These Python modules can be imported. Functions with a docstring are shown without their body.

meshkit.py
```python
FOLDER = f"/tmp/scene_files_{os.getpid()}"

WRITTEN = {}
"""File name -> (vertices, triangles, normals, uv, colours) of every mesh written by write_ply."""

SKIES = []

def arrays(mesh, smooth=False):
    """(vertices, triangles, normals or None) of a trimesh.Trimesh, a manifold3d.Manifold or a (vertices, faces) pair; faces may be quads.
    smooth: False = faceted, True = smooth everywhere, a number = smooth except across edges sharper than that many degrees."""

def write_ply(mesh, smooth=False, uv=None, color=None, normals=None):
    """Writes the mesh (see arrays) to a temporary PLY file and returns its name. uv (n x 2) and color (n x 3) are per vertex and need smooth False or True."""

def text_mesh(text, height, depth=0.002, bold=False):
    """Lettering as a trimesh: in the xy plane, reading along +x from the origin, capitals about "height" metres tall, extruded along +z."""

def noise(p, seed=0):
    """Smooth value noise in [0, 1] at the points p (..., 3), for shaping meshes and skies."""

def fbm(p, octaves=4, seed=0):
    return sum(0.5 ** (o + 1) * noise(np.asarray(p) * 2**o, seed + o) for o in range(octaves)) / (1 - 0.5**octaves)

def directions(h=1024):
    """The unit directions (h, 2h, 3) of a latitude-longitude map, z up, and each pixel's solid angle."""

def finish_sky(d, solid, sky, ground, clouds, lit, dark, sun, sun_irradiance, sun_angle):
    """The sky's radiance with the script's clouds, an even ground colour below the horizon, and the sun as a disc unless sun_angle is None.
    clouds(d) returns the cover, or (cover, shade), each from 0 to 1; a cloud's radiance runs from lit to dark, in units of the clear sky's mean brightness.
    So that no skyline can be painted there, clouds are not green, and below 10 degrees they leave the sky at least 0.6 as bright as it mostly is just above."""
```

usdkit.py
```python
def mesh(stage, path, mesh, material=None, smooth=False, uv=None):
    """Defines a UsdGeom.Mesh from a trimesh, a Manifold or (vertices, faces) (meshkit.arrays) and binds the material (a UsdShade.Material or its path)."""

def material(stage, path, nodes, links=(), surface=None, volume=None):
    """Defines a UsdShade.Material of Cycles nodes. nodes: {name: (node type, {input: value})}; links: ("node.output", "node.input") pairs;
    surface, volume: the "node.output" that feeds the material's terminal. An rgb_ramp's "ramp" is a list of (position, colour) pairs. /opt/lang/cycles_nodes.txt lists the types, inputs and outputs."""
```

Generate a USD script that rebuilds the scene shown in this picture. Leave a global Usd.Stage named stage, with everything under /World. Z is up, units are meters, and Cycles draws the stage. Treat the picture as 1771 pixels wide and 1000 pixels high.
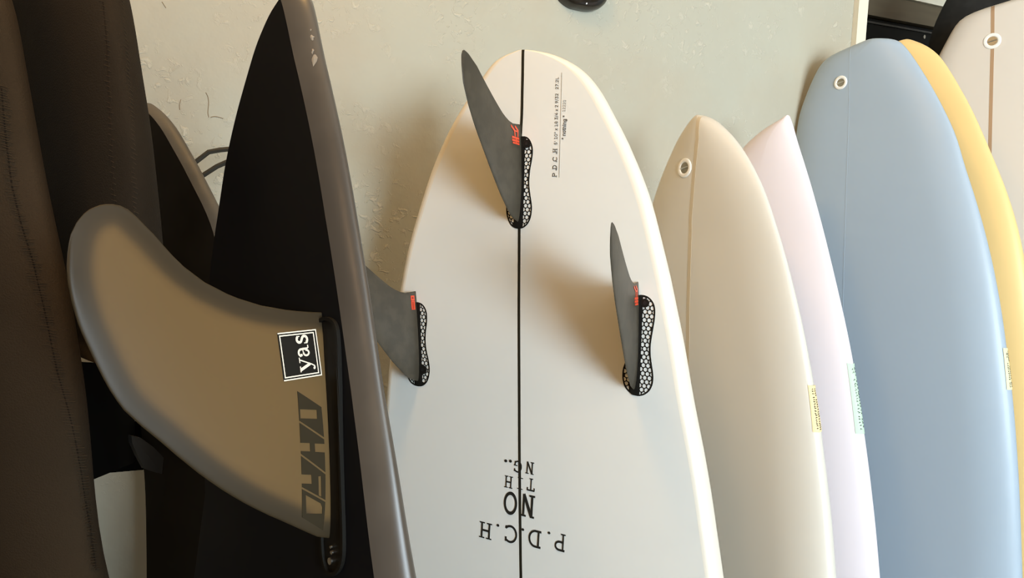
import math
import numpy as np
import trimesh
from shapely import affinity
from shapely.geometry import LineString, MultiPolygon, Point, Polygon, box as rect
from shapely.ops import unary_union
from pxr import Gf, Sdf, Usd, UsdGeom, UsdLux, UsdShade, Vt
import meshkit
import usdkit

stage = Usd.Stage.CreateInMemory()
UsdGeom.SetStageUpAxis(stage, UsdGeom.Tokens.z)
UsdGeom.SetStageMetersPerUnit(stage, 1.0)
UsdGeom.Xform.Define(stage, "/World")
rng = np.random.default_rng(7)

# ---- camera, lights, exposure -------------------------------------------------------------------
cam = UsdGeom.Camera.Define(stage, "/World/camera")
cam.AddTranslateOp().Set(Gf.Vec3d(0, 0, 1.62))
cam.AddRotateXYZOp().Set(Gf.Vec3f(80, 0, 0))
cam.CreateHorizontalApertureAttr(36.0)
cam.CreateVerticalApertureAttr(36.0 * 1000 / 1771)
cam.CreateFocalLengthAttr(36.0 * 1288 / 1771)
cam.CreateClippingRangeAttr(Gf.Vec2f(0.02, 100))
cam.CreateExposureAttr(0.07)

# the plastered wall runs along W; N points from it into the room
W, N, Z = np.array([math.cos(math.radians(26.565)), math.sin(math.radians(26.565)), 0]), np.array([math.sin(math.radians(26.565)), -math.cos(math.radians(26.565)), 0]), np.array([0, 0, 1.0])


def room(w, h, z):
    return np.array([0, 1.24, 0]) + w * W + h * N + z * Z


def rect_light(name, centre, towards, width, height, color, intensity):
    l = UsdLux.RectLight.Define(stage, "/World/" + name)
    d = np.asarray(towards, float) / np.linalg.norm(towards)
    x = np.cross(Z, -d) if abs(d[2]) < 0.99 else W.copy()
    x /= np.linalg.norm(x)
    y = np.cross(-d, x)
    m = Gf.Matrix4d(*x, 0, *y, 0, *(-d), 0, *centre, 1)
    l.AddTransformOp().Set(m)
    l.CreateWidthAttr(width)
    l.CreateHeightAttr(height)
    l.CreateColorAttr(Gf.Vec3f(*color))
    l.CreateIntensityAttr(intensity)


def sphere_light(name, centre, radius, color, intensity):
    l = UsdLux.SphereLight.Define(stage, "/World/" + name)
    l.AddTranslateOp().Set(Gf.Vec3d(*map(float, centre)))
    l.CreateRadiusAttr(radius)
    l.CreateColorAttr(Gf.Vec3f(*color))
    l.CreateIntensityAttr(intensity)


# daylight through the shop window behind the camera, and the shop's warm lamps under the ceiling
WIN = (-0.30, 4.2, 2.0, 1.9, 1.3)          # along the wall, across the room, height, width, height of the opening
rect_light("window_daylight", room(WIN[0], WIN[1] + 0.1, WIN[2]), -N, WIN[3], WIN[4], (0.79, 0.95, 1.07), 31.0)
LAMPS = [(-0.50, 0.50, 42.0), (0.3, 1.9, 24.0), (-1.7, 1.8, 27.0), (1.6, 1.5, 22.0)]
for i, (a, b, c) in enumerate(LAMPS):
    sphere_light("lamp_%d" % (i + 1), room(a, b, 2.45), 0.09, (1.0, 0.57, 0.17) if i == 0 else (1.0, 0.60, 0.30), c)

# ---- board outlines (metres) and measured points -------------------------------------------------
BOARDS = {
    'white': ({'T': 0.06, 'f': 0.42, 'Df': 0.013, 'Db': 0.06, 'pf': 2.2, 'pb': 2.0, 'cf': 0.03, 'cb': 0.3, 'tmin': 0.5, 'tfull': 0.5, 'psi': 28.0, 'lean': 6.0, 'O': [0.0107, 0.8993, 1.5947]},
        [[-0.1496, -0.1494, -0.1487, -0.1477, -0.1462, -0.1444, -0.1421, -0.1393, -0.1362, -0.1326, -0.1287, -0.1243, -0.1195, -0.1142, -0.1086, -0.1025, -0.0961, -0.0892, -0.0818, -0.0741, -0.0659, -0.0574, -0.0484, -0.039, -0.0291, -0.0189, -0.0082, 0.0028, 0.0143, 0.0263, 0.0386, 0.0513, 0.0645, 0.0781, 0.0921, 0.1065, 0.1214, 0.1367, 0.1523, 0.1684, 0.185, 0.2019, 0.2192, 0.237, 0.2552, 0.2738, 0.2928, 0.3123, 0.3321, 0.3524, 0.3731, 0.3942, 0.4158, 0.4377, 0.4601, 0.4829, 0.5139, 0.5449, 0.5759, 0.6069, 0.638, 0.669, 0.7, 0.731, 0.762, 0.8315, 0.9005, 0.9686, 1.0352, 1.1, 1.1625, 1.2223, 1.2789, 1.3319, 1.3811, 1.4261, 1.4665, 1.5021, 1.5326, 1.5579, 1.5777, 1.592, 1.6006, 1.6035], [-0.0046, -0.0082, -0.0123, -0.0171, -0.0226, -0.0284, -0.0342, -0.0392, -0.0435, -0.0472, -0.0507, -0.0543, -0.0582, -0.0625, -0.067, -0.0716, -0.0763, -0.0812, -0.0864, -0.0916, -0.0968, -0.1019, -0.1067, -0.1115, -0.1162, -0.1208, -0.1252, -0.1293, -0.1331, -0.1369, -0.1406, -0.1444, -0.1483, -0.1519, -0.1552, -0.158, -0.1606, -0.163, -0.1653, -0.1675, -0.1698, -0.1719, -0.1738, -0.1753, -0.1764, -0.1772, -0.1777, -0.178, -0.1782, -0.1784, -0.1784, -0.1784, -0.1782, -0.1779, -0.1774, -0.1771, -0.1794, -0.1814, -0.1831, -0.1845, -0.1857, -0.1866, -0.1873, -0.1877, -0.1878, -0.187, -0.1844, -0.18, -0.1735, -0.1652, -0.1551, -0.1433, -0.1299, -0.1151, -0.0991, -0.0821, -0.0643, -0.046, -0.0274, -0.009, 0.0089, 0.0258, 0.041, 0.0522], [-0.0046, 0.0024, 0.0094, 0.0167, 0.0241, 0.0314, 0.0385, 0.0453, 0.0519, 0.0586, 0.0651, 0.0714, 0.0774, 0.083, 0.0882, 0.0933, 0.0982, 0.1029, 0.1076, 0.1124, 0.1174, 0.1227, 0.128, 0.1334, 0.1386, 0.1439, 0.1491, 0.1543, 0.1594, 0.1641, 0.1685, 0.1727, 0.177, 0.1814, 0.1859, 0.1903, 0.1945, 0.1988, 0.2032, 0.2077, 0.212, 0.2161, 0.2202, 0.2247, 0.2296, 0.2347, 0.2398, 0.2447, 0.2494, 0.2539, 0.2583, 0.2629, 0.2675, 0.2722, 0.2768, 0.2815, 0.2837, 0.2857, 0.2874, 0.2889, 0.2901, 0.291, 0.2916, 0.292, 0.2922, 0.2914, 0.2888, 0.2843, 0.2779, 0.2696, 0.2595, 0.2477, 0.2343, 0.2195, 0.2035, 0.1864, 0.1686, 0.1503, 0.1318, 0.1134, 0.0955, 0.0786, 0.0634, 0.0522]]),
    'cream': ({'T': 0.062, 'f': 0.5, 'Df': 0.07, 'Db': 0.045, 'pf': 2.0, 'pb': 2.0, 'cf': 0.3, 'cb': 0.05, 'tmin': 0.55, 'tfull': 0.5, 'psi': 57.0, 'lean': 5.0, 'O': [0.2698, 1.1281, 1.5102]},
        [[-0.1732, -0.173, -0.1724, -0.1713, -0.1698, -0.1678, -0.1654, -0.1626, -0.1594, -0.1557, -0.1516, -0.1471, -0.1421, -0.1367, -0.1309, -0.1246, -0.1179, -0.1108, -0.1033, -0.0953, -0.0868, -0.078, -0.0687, -0.059, -0.0488, -0.0383, -0.0272, -0.0158, -0.0039, 0.0084, 0.0211, 0.0343, 0.0479, 0.0619, 0.0764, 0.0913, 0.1066, 0.1224, 0.1386, 0.1552, 0.1723, 0.1898, 0.2077, 0.2261, 0.2448, 0.2641, 0.2837, 0.3038, 0.3243, 0.3453, 0.3666, 0.3884, 0.4107, 0.4334, 0.4565, 0.48, 0.5013, 0.5225, 0.5438, 0.5651, 0.5863, 0.6076, 0.6288, 0.6501, 0.6714, 0.7411, 0.8104, 0.8787, 0.9456, 1.0106, 1.0734, 1.1333, 1.1901, 1.2434, 1.2928, 1.3379, 1.3784, 1.4142, 1.4448, 1.4702, 1.4901, 1.5044, 1.5131, 1.516], [-0.0049, -0.0069, -0.0089, -0.0111, -0.0136, -0.0163, -0.0192, -0.0222, -0.0254, -0.0286, -0.0319, -0.0355, -0.0392, -0.043, -0.0465, -0.0498, -0.0531, -0.0566, -0.0602, -0.0638, -0.0675, -0.0711, -0.0745, -0.0779, -0.0811, -0.0841, -0.0869, -0.0894, -0.0918, -0.094, -0.096, -0.0978, -0.0993, -0.1004, -0.1012, -0.1017, -0.1019, -0.102, -0.1017, -0.1012, -0.1005, -0.0996, -0.0985, -0.0972, -0.0956, -0.0938, -0.0917, -0.0893, -0.0867, -0.0837, -0.0805, -0.0771, -0.0735, -0.0697, -0.0657, -0.0618, -0.0644, -0.0703, -0.0785, -0.0881, -0.0981, -0.1075, -0.1154, -0.1209, -0.1229, -0.1221, -0.1194, -0.1147, -0.1081, -0.0994, -0.0889, -0.0766, -0.0626, -0.0472, -0.0305, -0.0128, 0.0058, 0.0248, 0.0441, 0.0633, 0.0819, 0.0996, 0.1154, 0.1271], [-0.0049, -0.0017, 0.0021, 0.0068, 0.0122, 0.018, 0.0237, 0.0294, 0.0351, 0.0411, 0.0473, 0.0537, 0.0603, 0.0668, 0.0733, 0.0798, 0.0863, 0.0928, 0.0994, 0.1059, 0.1124, 0.1189, 0.1252, 0.1313, 0.1373, 0.1431, 0.149, 0.1551, 0.1613, 0.1675, 0.1737, 0.1798, 0.1859, 0.1921, 0.1983, 0.2045, 0.2106, 0.2166, 0.2226, 0.2285, 0.2345, 0.2406, 0.2465, 0.2521, 0.2575, 0.2629, 0.2685, 0.2741, 0.2797, 0.285, 0.29, 0.295, 0.3, 0.3052, 0.3105, 0.3159, 0.3185, 0.3244, 0.3326, 0.3422, 0.3522, 0.3616, 0.3696, 0.375, 0.3771, 0.3762, 0.3735, 0.3689, 0.3622, 0.3535, 0.343, 0.3307, 0.3168, 0.3013, 0.2846, 0.2669, 0.2484, 0.2293, 0.21, 0.1908, 0.1722, 0.1546, 0.1388, 0.1271]]),
    'lilac': ({'T': 0.062, 'f': 0.5, 'Df': 0.08, 'Db': 0.045, 'pf': 2.0, 'pb': 2.0, 'cf': 0.3, 'cb': 0.05, 'tmin': 0.55, 'tfull': 0.5, 'psi': 50.0, 'lean': 5.0, 'O': [0.4383, 1.2678, 1.4966]},
        [[-0.1941, -0.1938, -0.193, -0.1917, -0.1899, -0.1875, -0.1846, -0.1812, -0.1773, -0.1728, -0.1678, -0.1623, -0.1563, -0.1497, -0.1426, -0.135, -0.1269, -0.1182, -0.109, -0.0993, -0.089, -0.0783, -0.067, -0.0551, -0.0428, -0.0299, -0.0165, -0.0026, 0.0118, 0.0268, 0.0423, 0.0583, 0.0749, 0.092, 0.1096, 0.1277, 0.1463, 0.1655, 0.1852, 0.2054, 0.2262, 0.2475, 0.2693, 0.2916, 0.3144, 0.3378, 0.3617, 0.3862, 0.4111, 0.4366, 0.4626, 0.4891, 0.5162, 0.5438, 0.5719, 0.6005, 0.6065, 0.6124, 0.6184, 0.6243, 0.6303, 0.6362, 0.6422, 0.6482, 0.6541, 0.7242, 0.7937, 0.8623, 0.9295, 0.9948, 1.0578, 1.118, 1.1751, 1.2286, 1.2782, 1.3235, 1.3642, 1.4001, 1.4309, 1.4564, 1.4764, 1.4907, 1.4994, 1.5023], [0.0117, 0.0106, 0.0092, 0.0071, 0.0042, 0.0001, -0.0055, -0.0123, -0.0198, -0.0274, -0.0351, -0.0427, -0.0501, -0.0574, -0.0645, -0.0713, -0.078, -0.0844, -0.0906, -0.0967, -0.1024, -0.1077, -0.1125, -0.1169, -0.1208, -0.1242, -0.1272, -0.1297, -0.1316, -0.1328, -0.1332, -0.1331, -0.1327, -0.1322, -0.1314, -0.1304, -0.129, -0.1272, -0.125, -0.1226, -0.1201, -0.1174, -0.1144, -0.1112, -0.1078, -0.1043, -0.1006, -0.0968, -0.093, -0.089, -0.0849, -0.0805, -0.0758, -0.0712, -0.0668, -0.0629, -0.066, -0.0739, -0.0854, -0.099, -0.1133, -0.1269, -0.1383, -0.1462, -0.1491, -0.1483, -0.1456, -0.1409, -0.1343, -0.1256, -0.1151, -0.1028, -0.0888, -0.0734, -0.0567, -0.039, -0.0204, -0.0014, 0.0179, 0.0371, 0.0558, 0.0734, 0.0892, 0.1009], [0.0117, 0.0124, 0.0133, 0.0143, 0.0154, 0.0167, 0.0182, 0.0199, 0.0218, 0.0239, 0.0261, 0.0285, 0.0311, 0.0339, 0.0371, 0.0406, 0.0444, 0.0484, 0.0526, 0.057, 0.0616, 0.0663, 0.0711, 0.076, 0.0812, 0.0865, 0.092, 0.0975, 0.1031, 0.1088, 0.1147, 0.1206, 0.1268, 0.133, 0.1395, 0.146, 0.1524, 0.1588, 0.1651, 0.1712, 0.1773, 0.1834, 0.1894, 0.1954, 0.2014, 0.2075, 0.2135, 0.2194, 0.2254, 0.2313, 0.237, 0.2426, 0.2481, 0.2536, 0.2592, 0.2646, 0.2677, 0.2757, 0.2872, 0.3008, 0.315, 0.3286, 0.34, 0.3479, 0.3509, 0.35, 0.3474, 0.3427, 0.336, 0.3274, 0.3168, 0.3045, 0.2906, 0.2752, 0.2585, 0.2407, 0.2222, 0.2031, 0.1838, 0.1646, 0.146, 0.1284, 0.1126, 0.1009]]),
    'blue': ({'T': 0.068, 'f': 0.5, 'Df': 0.07, 'Db': 0.045, 'pf': 2.0, 'pb': 2.0, 'cf': 0.3, 'cb': 0.05, 'tmin': 0.55, 'tfull': 0.5, 'psi': 52.0, 'lean': 5.0, 'O': [0.6342, 1.4354, 1.698]},
        [[-0.1356, -0.1352, -0.1343, -0.1327, -0.1304, -0.1275, -0.124, -0.1198, -0.115, -0.1096, -0.1034, -0.0967, -0.0893, -0.0813, -0.0726, -0.0633, -0.0534, -0.0428, -0.0315, -0.0196, -0.0071, 0.0061, 0.0199, 0.0343, 0.0494, 0.0651, 0.0815, 0.0985, 0.1162, 0.1345, 0.1535, 0.173, 0.1933, 0.2142, 0.2357, 0.2578, 0.2806, 0.3041, 0.3282, 0.3529, 0.3783, 0.4043, 0.4309, 0.4582, 0.4862, 0.5147, 0.544, 0.5738, 0.6043, 0.6355, 0.6673, 0.6997, 0.7328, 0.7665, 0.8009, 0.8359, 0.8414, 0.847, 0.8525, 0.8581, 0.8637, 0.8692, 0.8748, 0.8803, 0.8859, 0.9535, 1.0206, 1.0868, 1.1517, 1.2147, 1.2755, 1.3336, 1.3887, 1.4403, 1.4881, 1.5319, 1.5712, 1.6058, 1.6355, 1.6601, 1.6794, 1.6933, 1.7017, 1.7045], [0.0272, 0.0214, 0.0151, 0.0079, -0.0003, -0.0101, -0.0222, -0.0356, -0.0483, -0.0582, -0.0655, -0.0708, -0.0751, -0.079, -0.0826, -0.0862, -0.0896, -0.093, -0.0965, -0.0997, -0.1022, -0.1037, -0.1045, -0.1048, -0.1049, -0.1049, -0.1047, -0.1042, -0.1036, -0.1027, -0.1015, -0.1, -0.0984, -0.0966, -0.0945, -0.0923, -0.09, -0.0874, -0.0847, -0.0818, -0.0787, -0.0755, -0.0721, -0.0684, -0.0646, -0.0604, -0.0561, -0.0515, -0.0468, -0.042, -0.0369, -0.0317, -0.0261, -0.0202, -0.0143, -0.0086, -0.0113, -0.0185, -0.0288, -0.0411, -0.054, -0.0663, -0.0766, -0.0838, -0.0865, -0.0855, -0.0825, -0.0773, -0.0698, -0.0601, -0.0483, -0.0345, -0.0189, -0.0016, 0.017, 0.0369, 0.0577, 0.079, 0.1007, 0.1221, 0.143, 0.1628, 0.1805, 0.1935], [0.0272, 0.0392, 0.0502, 0.0598, 0.0676, 0.0739, 0.079, 0.0836, 0.0882, 0.093, 0.098, 0.1032, 0.1088, 0.1147, 0.1209, 0.1275, 0.1343, 0.1414, 0.1487, 0.1563, 0.1639, 0.1717, 0.1795, 0.1871, 0.1941, 0.2006, 0.207, 0.214, 0.2216, 0.2295, 0.2374, 0.2452, 0.2531, 0.2608, 0.2683, 0.2757, 0.2828, 0.2898, 0.2966, 0.3031, 0.3095, 0.316, 0.3225, 0.3288, 0.3349, 0.3408, 0.3465, 0.3522, 0.3577, 0.3631, 0.3683, 0.3735, 0.3788, 0.3843, 0.39, 0.3957, 0.3984, 0.4056, 0.4159, 0.4282, 0.4411, 0.4534, 0.4637, 0.4709, 0.4735, 0.4726, 0.4696, 0.4644, 0.4569, 0.4472, 0.4354, 0.4216, 0.406, 0.3887, 0.37, 0.3502, 0.3294, 0.308, 0.2864, 0.265, 0.2441, 0.2243, 0.2066, 0.1935]]),
    'yellow': ({'T': 0.068, 'f': 0.5, 'Df': 0.07, 'Db': 0.045, 'pf': 2.0, 'pb': 2.0, 'cf': 0.3, 'cb': 0.05, 'tmin': 0.55, 'tfull': 0.5, 'psi': 54.0, 'lean': 5.0, 'O': [0.7869, 1.5071, 1.7019]},
        [[-0.1488, -0.1484, -0.1474, -0.1457, -0.1432, -0.1401, -0.1363, -0.1318, -0.1266, -0.1207, -0.1141, -0.1068, -0.0989, -0.0902, -0.0808, -0.0708, -0.06, -0.0486, -0.0365, -0.0237, -0.0101, 0.0041, 0.019, 0.0346, 0.0509, 0.0678, 0.0855, 0.1039, 0.123, 0.1427, 0.1632, 0.1843, 0.2061, 0.2287, 0.2519, 0.2758, 0.3004, 0.3257, 0.3517, 0.3784, 0.4058, 0.4339, 0.4626, 0.4921, 0.5222, 0.5531, 0.5846, 0.6169, 0.6498, 0.6834, 0.7177, 0.7527, 0.7884, 0.8248, 0.8619, 0.8997, 0.9052, 0.9108, 0.9163, 0.9219, 0.9275, 0.933, 0.9386, 0.9441, 0.9497, 1.0123, 1.0746, 1.1359, 1.196, 1.2545, 1.3108, 1.3647, 1.4157, 1.4635, 1.5079, 1.5484, 1.5849, 1.617, 1.6445, 1.6673, 1.6852, 1.6981, 1.7058, 1.7084], [-0.0231, -0.0308, -0.0389, -0.0473, -0.056, -0.0645, -0.0726, -0.0802, -0.0874, -0.0941, -0.1003, -0.1058, -0.1106, -0.1148, -0.1185, -0.1217, -0.1247, -0.1273, -0.1294, -0.131, -0.1322, -0.1332, -0.1338, -0.1342, -0.1343, -0.1341, -0.1336, -0.133, -0.1323, -0.1314, -0.1304, -0.1291, -0.1275, -0.1258, -0.1239, -0.1218, -0.1195, -0.1169, -0.1141, -0.1111, -0.1079, -0.1045, -0.1009, -0.0971, -0.093, -0.0885, -0.0837, -0.0787, -0.0735, -0.0681, -0.0626, -0.0569, -0.0508, -0.0445, -0.0382, -0.0323, -0.035, -0.0424, -0.0531, -0.0658, -0.0791, -0.0918, -0.1024, -0.1098, -0.1126, -0.1116, -0.1086, -0.1034, -0.0959, -0.0862, -0.0744, -0.0606, -0.045, -0.0278, -0.0091, 0.0108, 0.0316, 0.0529, 0.0745, 0.096, 0.1169, 0.1366, 0.1543, 0.1674], [-0.0231, -0.021, -0.0181, -0.014, -0.0086, -0.0019, 0.0054, 0.013, 0.0206, 0.0281, 0.0354, 0.0423, 0.0489, 0.0555, 0.0622, 0.0692, 0.0765, 0.084, 0.0919, 0.1001, 0.1083, 0.1167, 0.125, 0.1334, 0.142, 0.1508, 0.1601, 0.1696, 0.1792, 0.1886, 0.1977, 0.2065, 0.2148, 0.2226, 0.23, 0.2371, 0.2442, 0.2514, 0.2587, 0.2661, 0.2735, 0.2806, 0.2876, 0.2943, 0.3008, 0.3072, 0.3135, 0.3195, 0.3254, 0.3312, 0.3369, 0.3426, 0.3485, 0.3546, 0.3608, 0.3672, 0.3699, 0.3773, 0.388, 0.4006, 0.414, 0.4266, 0.4373, 0.4447, 0.4474, 0.4465, 0.4435, 0.4383, 0.4308, 0.4211, 0.4093, 0.3955, 0.3799, 0.3626, 0.3439, 0.3241, 0.3033, 0.2819, 0.2603, 0.2389, 0.218, 0.1982, 0.1805, 0.1674]]),
    'farwhite': ({'T': 0.07, 'f': 0.5, 'Df': 0.05, 'Db': 0.045, 'pf': 2.0, 'pb': 2.0, 'cf': 0.25, 'cb': 0.05, 'tmin': 0.55, 'tfull': 0.5, 'psi': 35.0, 'lean': 5.0, 'O': [1.0678, 1.7019, 1.7125]},
        [[-0.2571, -0.2566, -0.2553, -0.2531, -0.2499, -0.2459, -0.241, -0.2353, -0.2286, -0.221, -0.2126, -0.2032, -0.193, -0.1819, -0.1699, -0.157, -0.1432, -0.1285, -0.1129, -0.0965, -0.0791, -0.0609, -0.0418, -0.0218, -0.0008, 0.0209, 0.0436, 0.0672, 0.0917, 0.117, 0.1433, 0.1704, 0.1984, 0.2273, 0.2571, 0.2878, 0.3194, 0.3519, 0.3852, 0.4195, 0.4546, 0.4907, 0.5276, 0.5654, 0.6041, 0.6437, 0.6841, 0.7255, 0.7678, 0.8109, 0.855, 0.8999, 0.9457, 0.9924, 1.04, 1.0885, 1.094, 1.0996, 1.1051, 1.1107, 1.1162, 1.1218, 1.1274, 1.1329, 1.1385, 1.1864, 1.234, 1.281, 1.327, 1.3717, 1.4148, 1.456, 1.4951, 1.5317, 1.5656, 1.5966, 1.6245, 1.6491, 1.6701, 1.6876, 1.7013, 1.7111, 1.7171, 1.719], [0.045, 0.0421, 0.0379, 0.0315, 0.0222, 0.0085, -0.011, -0.0338, -0.0549, -0.0708, -0.0812, -0.088, -0.0932, -0.098, -0.1029, -0.1081, -0.1133, -0.118, -0.1217, -0.1244, -0.1263, -0.1278, -0.129, -0.13, -0.1306, -0.131, -0.1312, -0.131, -0.1306, -0.1299, -0.129, -0.1278, -0.1264, -0.1246, -0.1225, -0.1202, -0.1176, -0.1149, -0.112, -0.1088, -0.1053, -0.1016, -0.0978, -0.0938, -0.0896, -0.0854, -0.081, -0.0763, -0.0712, -0.0658, -0.0603, -0.0549, -0.0497, -0.045, -0.0408, -0.0374, -0.0406, -0.049, -0.0611, -0.0755, -0.0906, -0.105, -0.1171, -0.1255, -0.1286, -0.1277, -0.1245, -0.1191, -0.1114, -0.1014, -0.0891, -0.0749, -0.0587, -0.0408, -0.0214, -0.0009, 0.0207, 0.0428, 0.0652, 0.0874, 0.109, 0.1295, 0.1478, 0.1614], [0.045, 0.0561, 0.0666, 0.0763, 0.0848, 0.0923, 0.0987, 0.1045, 0.1099, 0.1152, 0.1204, 0.1256, 0.1308, 0.1359, 0.1411, 0.1463, 0.1515, 0.1567, 0.1619, 0.1672, 0.1724, 0.1776, 0.1828, 0.188, 0.1932, 0.1984, 0.2037, 0.2089, 0.2142, 0.2195, 0.2248, 0.2303, 0.2358, 0.2414, 0.247, 0.2525, 0.2579, 0.2633, 0.2686, 0.2739, 0.2791, 0.2844, 0.2896, 0.2948, 0.2999, 0.305, 0.3101, 0.3153, 0.3205, 0.3259, 0.3314, 0.3371, 0.3429, 0.3487, 0.3544, 0.3601, 0.3633, 0.3717, 0.3839, 0.3983, 0.4134, 0.4278, 0.4399, 0.4482, 0.4514, 0.4504, 0.4473, 0.4419, 0.4341, 0.4241, 0.4119, 0.3976, 0.3814, 0.3635, 0.3442, 0.3236, 0.3021, 0.28, 0.2576, 0.2353, 0.2137, 0.1933, 0.1749, 0.1614]]),
    'blackfoam': ({'T': 0.07, 'f': 0.5, 'Df': 0.06, 'Db': 0.045, 'pf': 2.0, 'pb': 2.0, 'cf': 0.3, 'cb': 0.05, 'tmin': 0.55, 'tfull': 0.5, 'psi': 35.0, 'lean': 5.0, 'O': [1.2221, 1.8455, 1.7203]},
        [[-0.3924, -0.3919, -0.3903, -0.3877, -0.384, -0.3793, -0.3735, -0.3667, -0.3588, -0.3498, -0.3398, -0.3288, -0.3167, -0.3036, -0.2894, -0.2741, -0.2578, -0.2405, -0.2221, -0.2026, -0.1821, -0.1606, -0.138, -0.1143, -0.0896, -0.0638, -0.037, -0.0092, 0.0198, 0.0497, 0.0807, 0.1128, 0.1459, 0.1801, 0.2153, 0.2516, 0.2889, 0.3273, 0.3667, 0.4072, 0.4487, 0.4913, 0.535, 0.5796, 0.6254, 0.6722, 0.72, 0.7689, 0.8188, 0.8698, 0.9219, 0.975, 1.0291, 1.0843, 1.1406, 1.1979, 1.2034, 1.209, 1.2146, 1.2201, 1.2257, 1.2312, 1.2368, 1.2423, 1.2479, 1.2874, 1.3267, 1.3655, 1.4034, 1.4403, 1.4759, 1.5099, 1.5421, 1.5723, 1.6003, 1.6259, 1.6489, 1.6691, 1.6865, 1.7009, 1.7122, 1.7203, 1.7252, 1.7269], [-0.0268, -0.0445, -0.0614, -0.0768, -0.0909, -0.1036, -0.115, -0.1254, -0.1349, -0.1436, -0.1517, -0.1591, -0.166, -0.1723, -0.1784, -0.1844, -0.1904, -0.196, -0.2008, -0.2045, -0.2072, -0.2091, -0.2103, -0.2111, -0.2115, -0.2117, -0.2116, -0.2113, -0.2107, -0.2095, -0.2079, -0.2059, -0.2038, -0.2016, -0.1992, -0.1967, -0.1939, -0.191, -0.1877, -0.1841, -0.1802, -0.1759, -0.1713, -0.1665, -0.1615, -0.1564, -0.1512, -0.1457, -0.1399, -0.1336, -0.1272, -0.1208, -0.1146, -0.1089, -0.1039, -0.0998, -0.1025, -0.1096, -0.12, -0.1323, -0.1452, -0.1574, -0.1677, -0.1749, -0.1775, -0.1766, -0.1733, -0.1677, -0.1597, -0.1493, -0.1367, -0.1219, -0.1052, -0.0867, -0.0667, -0.0454, -0.0231, -0.0002, 0.0229, 0.0459, 0.0683, 0.0895, 0.1084, 0.1225], [-0.0268, -0.0168, -0.0069, 0.003, 0.0129, 0.0227, 0.0324, 0.0419, 0.051, 0.0599, 0.0685, 0.0767, 0.0844, 0.0917, 0.0988, 0.1056, 0.1123, 0.1189, 0.1254, 0.1317, 0.1381, 0.1444, 0.1506, 0.1569, 0.163, 0.169, 0.1748, 0.1804, 0.186, 0.1915, 0.1971, 0.2028, 0.2086, 0.2145, 0.2204, 0.2263, 0.2322, 0.238, 0.2438, 0.2496, 0.2553, 0.2611, 0.2669, 0.2727, 0.2786, 0.2844, 0.2903, 0.2961, 0.3021, 0.308, 0.314, 0.32, 0.3261, 0.3323, 0.3385, 0.3447, 0.3474, 0.3545, 0.3649, 0.3772, 0.3901, 0.4023, 0.4127, 0.4198, 0.4225, 0.4215, 0.4182, 0.4126, 0.4046, 0.3942, 0.3816, 0.3668, 0.3501, 0.3316, 0.3116, 0.2903, 0.268, 0.2451, 0.222, 0.199, 0.1766, 0.1554, 0.1365, 0.1225]]),
    'black': ({'T': 0.052, 'f': 0.5, 'Df': 0.016, 'Db': 0.06, 'pf': 2.2, 'pb': 2.0, 'cf': 0.02, 'cb': 0.3, 'tmin': 0.5, 'tfull': 0.5, 'psi': 46.0, 'lean': 6.0, 'hard': 1.0, 'O': [-0.1268, 0.4878, 1.4783]},
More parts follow.
